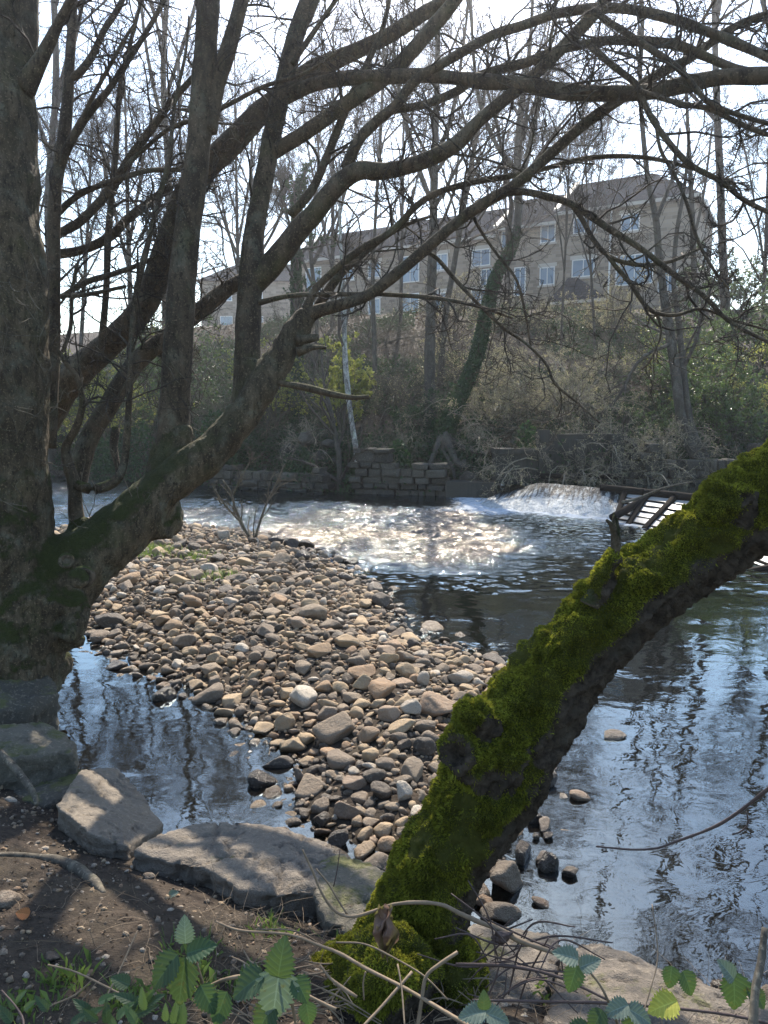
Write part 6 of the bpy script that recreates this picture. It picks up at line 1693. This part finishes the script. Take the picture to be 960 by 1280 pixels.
# ------------------------------------------------------------------ brambles in the foreground
def bramble_leaf(L, W, seed, fold=.25, serr=.12):
    """one serrated leaf along +X, veined by real creases"""
    r_ = np.random.default_rng(seed)
    nu, nv = 64, 31
    u = np.linspace(0, 1, nu)[:, None]; v = np.linspace(-1, 1, nv)[None]
    half = W * .5 * (np.sin(np.clip(u * 1.0, 0, 1) ** .62 * pi) ** .75) + .0 * v
    edge = 1 + serr * np.sin(u * 60 + seed) * (np.abs(v) > .9)
    x = L * u + 0 * v + .10 * L * np.abs(v) ** 1.5 * (u - .2) * 0
    y = half * v * edge
    vein = .012 * L * np.abs(np.sin((u - np.abs(v) * .22) * pi * 7))
    z = fold * np.abs(y) * .8 - .22 * L * (u - .35) ** 2 + vein * np.abs(v) ** .5 + .02 * L * fbm(np.stack([x * 30, y * 30 + seed, 0 * x], -1), 1, 2, seed)
    global LEAF_VEIN
    side = np.abs(((u - np.abs(v) * .22) * 7) % 1 - .5) * 2
    LEAF_VEIN = np.maximum(np.clip(1 - np.abs(v) / .07, 0, 1) + 0 * u, smooth(.80, .97, side) * .8).ravel()
    return np.stack([x, y, z], -1).reshape(-1, 3), grid_q(nu, nv)
def bramble_mat(name, c1, c2, sheen=.3):
    m = Mat(name)
    n = m.noise(22, 4); c = m.mix(n, c1, c2)
    c = m.mix(m.math('MULTIPLY', m.ramp(m.noise(70, 3), .62, .72), .4), c, (0.16, 0.13, 0.04))
    c = m.mix(m.math('MULTIPLY', m.attr('vein'), .3), c, tuple(min(1, x * 2.6 + .03) for x in c2))
    c = m.mix(m.math('MULTIPLY', m.ramp(m.noise(48, 4, .7), .60, .70), .6), c, (0.09, 0.05, 0.02))
    m.set(color=c, rough=.55, spec=.3)
    m.bump(m.noise(140, 3), .25, .003)
    tr = m.node('ShaderNodeBsdfTranslucent'); m.l.new(m.mix(.3, c, (0.25, 0.4, 0.04)), tr.inputs[0])
    mx = m.node('ShaderNodeMixShader'); mx.inputs[0].default_value = .25
    m.l.new(m.b.outputs[0], mx.inputs[1]); m.l.new(tr.outputs[0], mx.inputs[2]); m.l.new(mx.outputs[0], m.out.inputs[0])
    return m.m
BR_GREEN = bramble_mat('bramble_leaf_green', (0.022, 0.042, 0.02), (0.042, 0.072, 0.032))
BR_PALE = bramble_mat('bramble_leaf_pale', (0.07, 0.10, 0.08), (0.13, 0.165, 0.13))
BR_YEL = bramble_mat('bramble_leaf_yellow', (0.3, 0.3, 0.04), (0.42, 0.4, 0.07))
BR_DARK = bramble_mat('bramble_leaf_dark', (0.02, 0.045, 0.02), (0.04, 0.08, 0.035))
BR_ORANGE = bramble_mat('dead_leaf_orange', (0.32, 0.1, 0.03), (0.42, 0.16, 0.05))
def place_leaf(px, py, d, w_px, ang, mat, parent, seed, facing=(0, 0), asp=.72):
    """leaf centred at a point, its long axis drawn at angle ang (degrees, picture plane, 0 = right, 90 = up)"""
    L = w_px * d / FPX
    V, Q = bramble_leaf(L, L * asp, seed)
    V = V - np.array([L / 2, 0, 0])
    a = rad(ang)
    e1 = RGT * cos(a) + np.array([0, .25, 1.0]) * sin(a); e1 = unit(e1 + np.array([0, facing[0], 0]))
    n = unit(-FWD * .55 + np.array([0, 0, .75]) + RGT * facing[1]); n = unit(n - e1 * (n @ e1)); e2 = np.cross(n, e1)
    W = at(px, py, d) + V[:, :1] * e1 + V[:, 1:2] * e2 + V[:, 2:] * n
    return MB().add(W, Q=Q, vein=LEAF_VEIN).build('leaf', mat, parent)
def stem(rows, d0, d1, mat, parent, name='stem', thorns=True, sides=8):
    L = limb_px(rows, d0, d1); L[:, 3] *= .72; V, Q, T, C = big_tube(L, sides, .012, .12, 30, 3, fine=.1)
    mb = MB().add(V, Q=Q, T=T)
    if thorns:
        idx = np.arange(2, len(C) - 1, 3); P0 = C[idx, :3]; dd = unit(np.random.default_rng(len(C)).normal(size=(len(idx), 3)))
        PP = np.stack([P0, P0 + dd * (C[idx, 3:4] + .002), P0 + dd * (C[idx, 3:4] + .0055) + [0, 0, -.001]], 1); V, Q = tubes(PP, np.tile([.0012, .0009, .0003], (len(idx), 1)), 4); mb.add(V, Q=Q)
    return mb.build(name, mat, parent)
# left plant
b = empty('bramble', tuple(on_soil(262, 1262)), 'bramble sprig with drooping dark green leaves and one pale leaf on top, lower left', 'bramble')
stem([(262, 1275, 6), (252, 1225, 5), (236, 1180, 4), (231, 1165, 3)], 1.55, 1.52, DEAD_STEM, b)
stem([(420, 1262, 6), (340, 1225, 6), (290, 1222, 6), (246, 1240, 5)], 1.5, 1.55, DEAD_STEM, b)
for px, py, w, a, m, f in [(231, 1162, 34, 95, BR_PALE, (0, 0)), (205, 1215, 52, 232, BR_GREEN, (0, -.2)), (227, 1228, 60, 262, BR_GREEN, (0, 0)), (252, 1186, 40, 15, BR_DARK, (.2, .2)), (150, 1226, 26, 160, BR_GREEN, (0, .2)), (260, 1250, 40, 300, BR_DARK, (0, 0)), (275, 1262, 44, 250, BR_DARK, (0, .3))]:
    place_leaf(px, py, 1.5, w, a, m, b, px)
b = empty('bramble', tuple(on_soil(350, 1272)), 'bramble with large broad glossy green leaves at the bottom left of centre', 'bramble')
stem([(372, 1290, 6), (362, 1240, 5), (352, 1205, 4)], 1.4, 1.38, DEAD_STEM, b)
for px, py, w, a, m, f in [(352, 1196, 50, 80, BR_GREEN, (0, 0)), (309, 1232, 50, 215, BR_GREEN, (0, -.3)), (345, 1243, 66, 262, BR_PALE, (0, .1)), (377, 1238, 36, 300, BR_DARK, (0, .2)), (330, 1275, 44, 240, BR_GREEN, (0, 0)), (385, 1268, 30, 280, BR_DARK, (0, 0))]:
    place_leaf(px, py, 1.36, w, a, m, b, px, f, .78)
b = empty('bramble', tuple(on_soil(740, 1275)), 'bramble with silvery pale leaves in front of the tan slab', 'bramble')
stem([(780, 1300, 6), (755, 1240, 5), (735, 1212, 4)], 1.5, 1.5, DEAD_STEM, b)
for px, py, w, a, m, f in [(707, 1194, 34, 165, BR_PALE, (0, 0)), (738, 1204, 30, 20, BR_PALE, (0, 0)), (716, 1224, 36, 250, BR_DARK, (0, 0)), (770, 1262, 34, 200, BR_PALE, (0, 0)), (800, 1270, 36, 330, BR_PALE, (0, 0)), (745, 1278, 34, 240, BR_GREEN, (0, 0)), (790, 1290, 40, 260, BR_GREEN, (0, 0)), (720, 1290, 36, 200, BR_GREEN, (0, 0)),
                         (590, 1268, 36, 190, BR_PALE, (0, 0)), (622, 1272, 34, 340, BR_PALE, (0, 0)), (605, 1250, 24, 90, BR_GREEN, (0, 0))]:
    place_leaf(px, py, 1.46, w, a, m, b, px + 1, f)
b = empty('bramble', tuple(on_soil(880, 1285)), 'bramble runner with hanging dark leaves and one yellow leaf at the lower right', 'bramble')
stem([(590, 1250, 4), (680, 1252, 5), (760, 1254, 5), (860, 1262, 5), (930, 1272, 5), (1000, 1290, 5)], 1.62, 1.6, DARK_STEM, b)
stem([(570, 1205, 5), (640, 1208, 6), (700, 1222, 5), (760, 1250, 4)], 1.9, 1.7, DARK_STEM, b)
for px, py, w, a, m, f in [(838, 1222, 28, 260, BR_DARK, (0, 0)), (860, 1230, 32, 290, BR_DARK, (0, 0)), (918, 1240, 46, 270, BR_DARK, (0, 0)), (828, 1258, 40, 200, BR_YEL, (0, 0)), (938, 1244, 28, 285, BR_DARK, (0, .6)), (908, 1212, 30, 130, BR_PALE, (0, 0)), (950, 1250, 26, 300, BR_DARK, (0, 0))]:
    place_leaf(px, py, 1.58, w, a, m, b, px, f, .8)
# low green weeds at the bottom left
for i, (px, py, n) in enumerate([(120, 1262, 7), (165, 1256, 8), (30, 1262, 5), (205, 1265, 6)]):
    b = empty('weed', tuple(on_soil(px, py)), ['low light green weed left of the bramble sprig', 'largest light green weed rosette at the bottom edge', 'small green weed in the bottom left corner', 'light green weed touching the bramble sprig'][i], 'weed', 'low weeds at the bottom left')
    rr = np.random.default_rng(i + 60)
    for q in range(n):
        d = 1.72; place_leaf(px + rr.normal() * 16, py + rr.normal() * 8, d - .05 * rr.random(), rr.uniform(20, 34), rr.uniform(20, 160), GREEN_SHRUB if q % 2 else BR_GREEN, b, 100 * i + q, (0, rr.normal() * .4), .4)
p = on_soil(28, 1146)
o = place_leaf(28, 1142, (p - CAM) @ FWD - .01, 18, 170, BR_ORANGE, None, 5, asp=.8); o.name = 'fallen_leaf'; tag(o, 'single orange dead leaf on the soil beside the grey pebble', 'leaf')
p = on_soil(217, 1120)
o = place_leaf(217, 1117, (p - CAM) @ FWD - .01, 13, 20, BR_PALE, None, 6, asp=.8); o.name = 'fallen_leaf'; tag(o, 'single pale pinkish dead leaf on the soil before the largest flat slab', 'leaf')
# long arching dead stems
def lone(rows, d0, d1, mat, lab, name='dry_cane', thorns=False):
    o = stem(rows, d0, d1, mat, None, name, thorns); tag(o, lab, 'stem')
lone([(378, 1062, 3), (392, 1092, 4), (402, 1116, 4.5), (418, 1138, 5), (438, 1146, 5.5), (464, 1140, 6), (490, 1131, 6), (520, 1128, 6.5), (552, 1131, 7), (575, 1142, 8), (598, 1152, 8), (625, 1162, 9), (650, 1176, 9), (690, 1190, 7), (705, 1196, 5)], 1.95, 1.85, DEAD_STEM, 'pale dead stem arching across the foot of the mossy trunk')
lone([(395, 1086, 3), (410, 1104, 3), (422, 1124, 3.5), (434, 1143, 4)], 1.95, 1.93, DEAD_STEM, 'short thin stem crossing before the mottled slab')
lone([(425, 1062, 1.6), (421, 1090, 2), (417, 1108, 2)], 2.2, 2.2, DARK_STEM, 'thin upright dark twig before the mottled slab')
lone([(270, 1152, 3), (300, 1163, 4), (360, 1168, 4.5), (400, 1182, 5), (425, 1192, 6), (460, 1212, 6), (500, 1232, 6.5), (540, 1255, 7), (590, 1285, 7)], 2.0, 1.45, DEAD_STEM, 'long straight pale dead stem running to the bottom centre')
lone([(420, 1178, 3), (455, 1180, 3), (490, 1196, 3), (530, 1220, 3), (560, 1250, 2.5)], 1.8, 1.7, DEAD_STEM, 'thin reddish stem below the hanging dead leaf')
lone([(522, 1285, 7), (527, 1250, 7), (533, 1220, 7), (550, 1205, 6), (572, 1190, 6)], 1.55, 1.6, DEAD_STEM, 'upright forked tan stem before the trunk foot')
lone([(452, 1285, 5), (480, 1255, 5), (515, 1215, 5)], 1.5, 1.6, DEAD_STEM, 'slanting tan stem left of the forked tan stem')
lone([(455, 1250, 3), (454, 1228, 3), (457, 1215, 3.4)], 1.7, 1.7, DEAD_STEM, 'short upright pale stalk left of the forked stem')
lone([(497, 1205, 3), (502, 1235, 3), (506, 1285, 3.2)], 1.6, 1.5, DEAD_STEM, 'thin upright pale stalk right of the short stalk')
lone([(400, 1206, 4), (412, 1222, 5), (430, 1236, 6), (446, 1246, 5)], 1.75, 1.7, DEAD_STEM, 'frayed dead stalk at the bottom centre')
lone([(180, 1258, 4), (130, 1232, 3.5), (92, 1214, 3), (60, 1206, 2.4)], 1.75, 1.9, DEAD_STEM, 'thin dead stem lying on the soil left of the bramble sprig')
lone([(66, 1256, 2.5), (95, 1243, 3), (115, 1225, 2.2)], 1.85, 1.85, DEAD_STEM, 'short curved stem lying on the soil at the lower left')
lone([(130, 1252, 3), (150, 1212, 3), (172, 1163, 2.5)], 1.72, 1.85, DEAD_STEM, 'straight pale stalk standing left of the bramble sprig')
lone([(2, 1238, 3), (18, 1256, 3), (28, 1272, 4), (30, 1290, 4)], 1.6, 1.5, DARK_STEM, 'forked dark stem in the bottom left corner')
lone([(745, 1058, 3), (790, 1062, 3.5), (822, 1060, 4), (845, 1052, 4.5), (870, 1043, 5), (900, 1030, 6), (930, 1010, 6), (975, 975, 7), (1040, 930, 8)], 2.0, 1.7, DARK_STEM, 'dark twig reaching in from the right over the water', 'overhanging_branch')
lone([(915, 1043, 3), (925, 1040, 3), (935, 1030, 2.5), (933, 1015, 2.5)], 1.82, 1.8, DARK_STEM, 'short side shoot under the overhanging dark twig', 'overhanging_branch')
lone([(815, 1130, 1.6), (820, 1165, 2), (822, 1200, 2.2), (812, 1240, 2.4), (800, 1280, 2.6)], 1.7, 1.55, DEAD_STEM, 'thin pale grass stalk standing in front of the water')
lone([(956, 1160, 10), (952, 1200, 13), (944, 1240, 15), (940, 1300, 16)], 1.5, 1.4, BARK_SHRUB, 'thick pale sapling stem at the right picture edge', 'young_tree')
# dark bramble tangle on the right slab
r_ = np.random.default_rng(91)
tg = empty('bramble_tangle', tuple(on_soil(640, 1200)), 'tangle of thin dark dead bramble stems over the grey slab right of the trunk', 'bramble')
mb = MB()
for q in range(24):
    x, y = r_.normal(640, 34), r_.normal(1195, 32); a = r_.uniform(0, pi); L = r_.uniform(30, 80); cv = r_.normal() * 18
    rows = [(x - cos(a) * L, y - sin(a) * L * .7, 1.6), (x - sin(a) * cv, y + cos(a) * cv, 2.4), (x + cos(a) * L, y + sin(a) * L * .7, 1.4)]
    d = r_.uniform(1.75, 2.1); V, Q, T, _ = big_tube(limb_px(rows, d, d + r_.normal() * .06), 6, .02, .1, 20, q); MB().add(V, Q=Q, T=T).build('cane', DARK_STEM, tg)
nm = make_rock('dead_leaf_clump', at(628, 1170, 1.86), (.032, .02, .026), 77, DARK_STEM, 0, 0, (0, 0), 4, .9, rough=.3, parent=tg)
# twiggy tangle at the bottom centre
tg = empty('bramble_tangle', tuple(on_soil(440, 1250)), 'pile of pale dead stalks in front of the trunk foot at the bottom centre', 'bramble')
mb = MB()
for q in range(55):
    x, y = r_.uniform(300, 620), r_.normal(1235, 30); a = r_.normal() * .9 + .3; L = r_.uniform(15, 60); cv = r_.normal() * 8
    rows = [(x - cos(a) * L, y - sin(a) * L * .7, 1.4), (x - sin(a) * cv, y + cos(a) * cv, 2.2), (x + cos(a) * L, y + sin(a) * L * .7, 1.2)]
    p = on_soil(x, max(1160, y)); d = (p - CAM) @ FWD - r_.uniform(.02, .25)
    V, Q, T, _ = big_tube(limb_px(rows, d, d + r_.normal() * .06), 5, .02, .1, 20, q); MB().add(V, Q=Q, T=T).build('cane', DEAD_STEM, tg)
# curled dead leaf hanging on the arching stem
def hanging():
    root = empty('hanging_dead_leaf', tuple(at(481, 1135, 1.9)), 'curled brown dead leaf hanging from the arching pale stem', 'leaf')
    for (dx, w, h, sd) in [(-6, 22, 62, 1), (7, 18, 66, 2), (0, 14, 44, 3)]:
        nu, nv = 26, 12
        u = np.linspace(0, 1, nu)[:, None]; v = np.linspace(-1, 1, nv)[None]
        wd = w * (np.sin(np.clip(u * .9 + .08, 0, 1) * pi) ** .7) * .5
        px = 481 + dx * u + wd * v * (1 + .3 * np.sin(u * 9 + sd)) + 4 * np.sin(u * 7 + sd * 2); py = 1133 + h * u + 0 * v + 4 * np.sin(v * 3 + sd)
        dp = 1.88 + .018 * np.cos(v * 2.6 + u * 5 + sd) + .012 * np.sin(u * 11 + v * 2)
        P = np.stack([at(a, b_, c) for a, b_, c in zip(px.ravel(), (py + 0 * px).ravel(), (dp + 0 * px).ravel())])
        P += .004 * np.stack([fbm(P, 60, 2, sd), fbm(P, 60, 2, sd + 4), fbm(P, 60, 2, sd + 8)], -1)
        MB().add(P, Q=grid_q(nu, nv)).build('leaf_blade', DEADLEAF, root)
DEADLEAF = bramble_mat('dried_leaf', (0.10, 0.055, 0.04), (0.24, 0.15, 0.11))
hanging()

# ------------------------------------------------------------------ thin haze volume, added to stand in for the veil of sun glare
def build_haze(density):
    x0, x1, y0, y1, z0, z1 = -70, 75, -6, 110, -1.6, 34
    me = bpy.data.meshes.new('haze')
    v = [(x, y, z) for z in (z0, z1) for (x, y) in ((x0, y0), (x1, y0), (x1, y1), (x0, y1))]
    me.from_pydata(v, [], [(3, 2, 1, 0), (4, 5, 6, 7), (0, 1, 5, 4), (1, 2, 6, 5), (2, 3, 7, 6), (3, 0, 4, 7)])
    m = bpy.data.materials.new('glare_haze'); m.use_nodes = True
    m.node_tree.nodes.clear()
    o_ = m.node_tree.nodes.new('ShaderNodeOutputMaterial'); pv = m.node_tree.nodes.new('ShaderNodeVolumePrincipled')
    pv.inputs['Color'].default_value = (0.9, 0.93, 1.0, 1); pv.inputs['Density'].default_value = density; pv.inputs['Anisotropy'].default_value = .72
    m.node_tree.links.new(pv.outputs[0], o_.inputs['Volume'])
    me.materials.append(m)
    o = bpy.data.objects.new('haze', me); COL.objects.link(o); o['kind'] = 'stuff'
HAZE = .0009
if HAZE > 0: build_haze(HAZE)
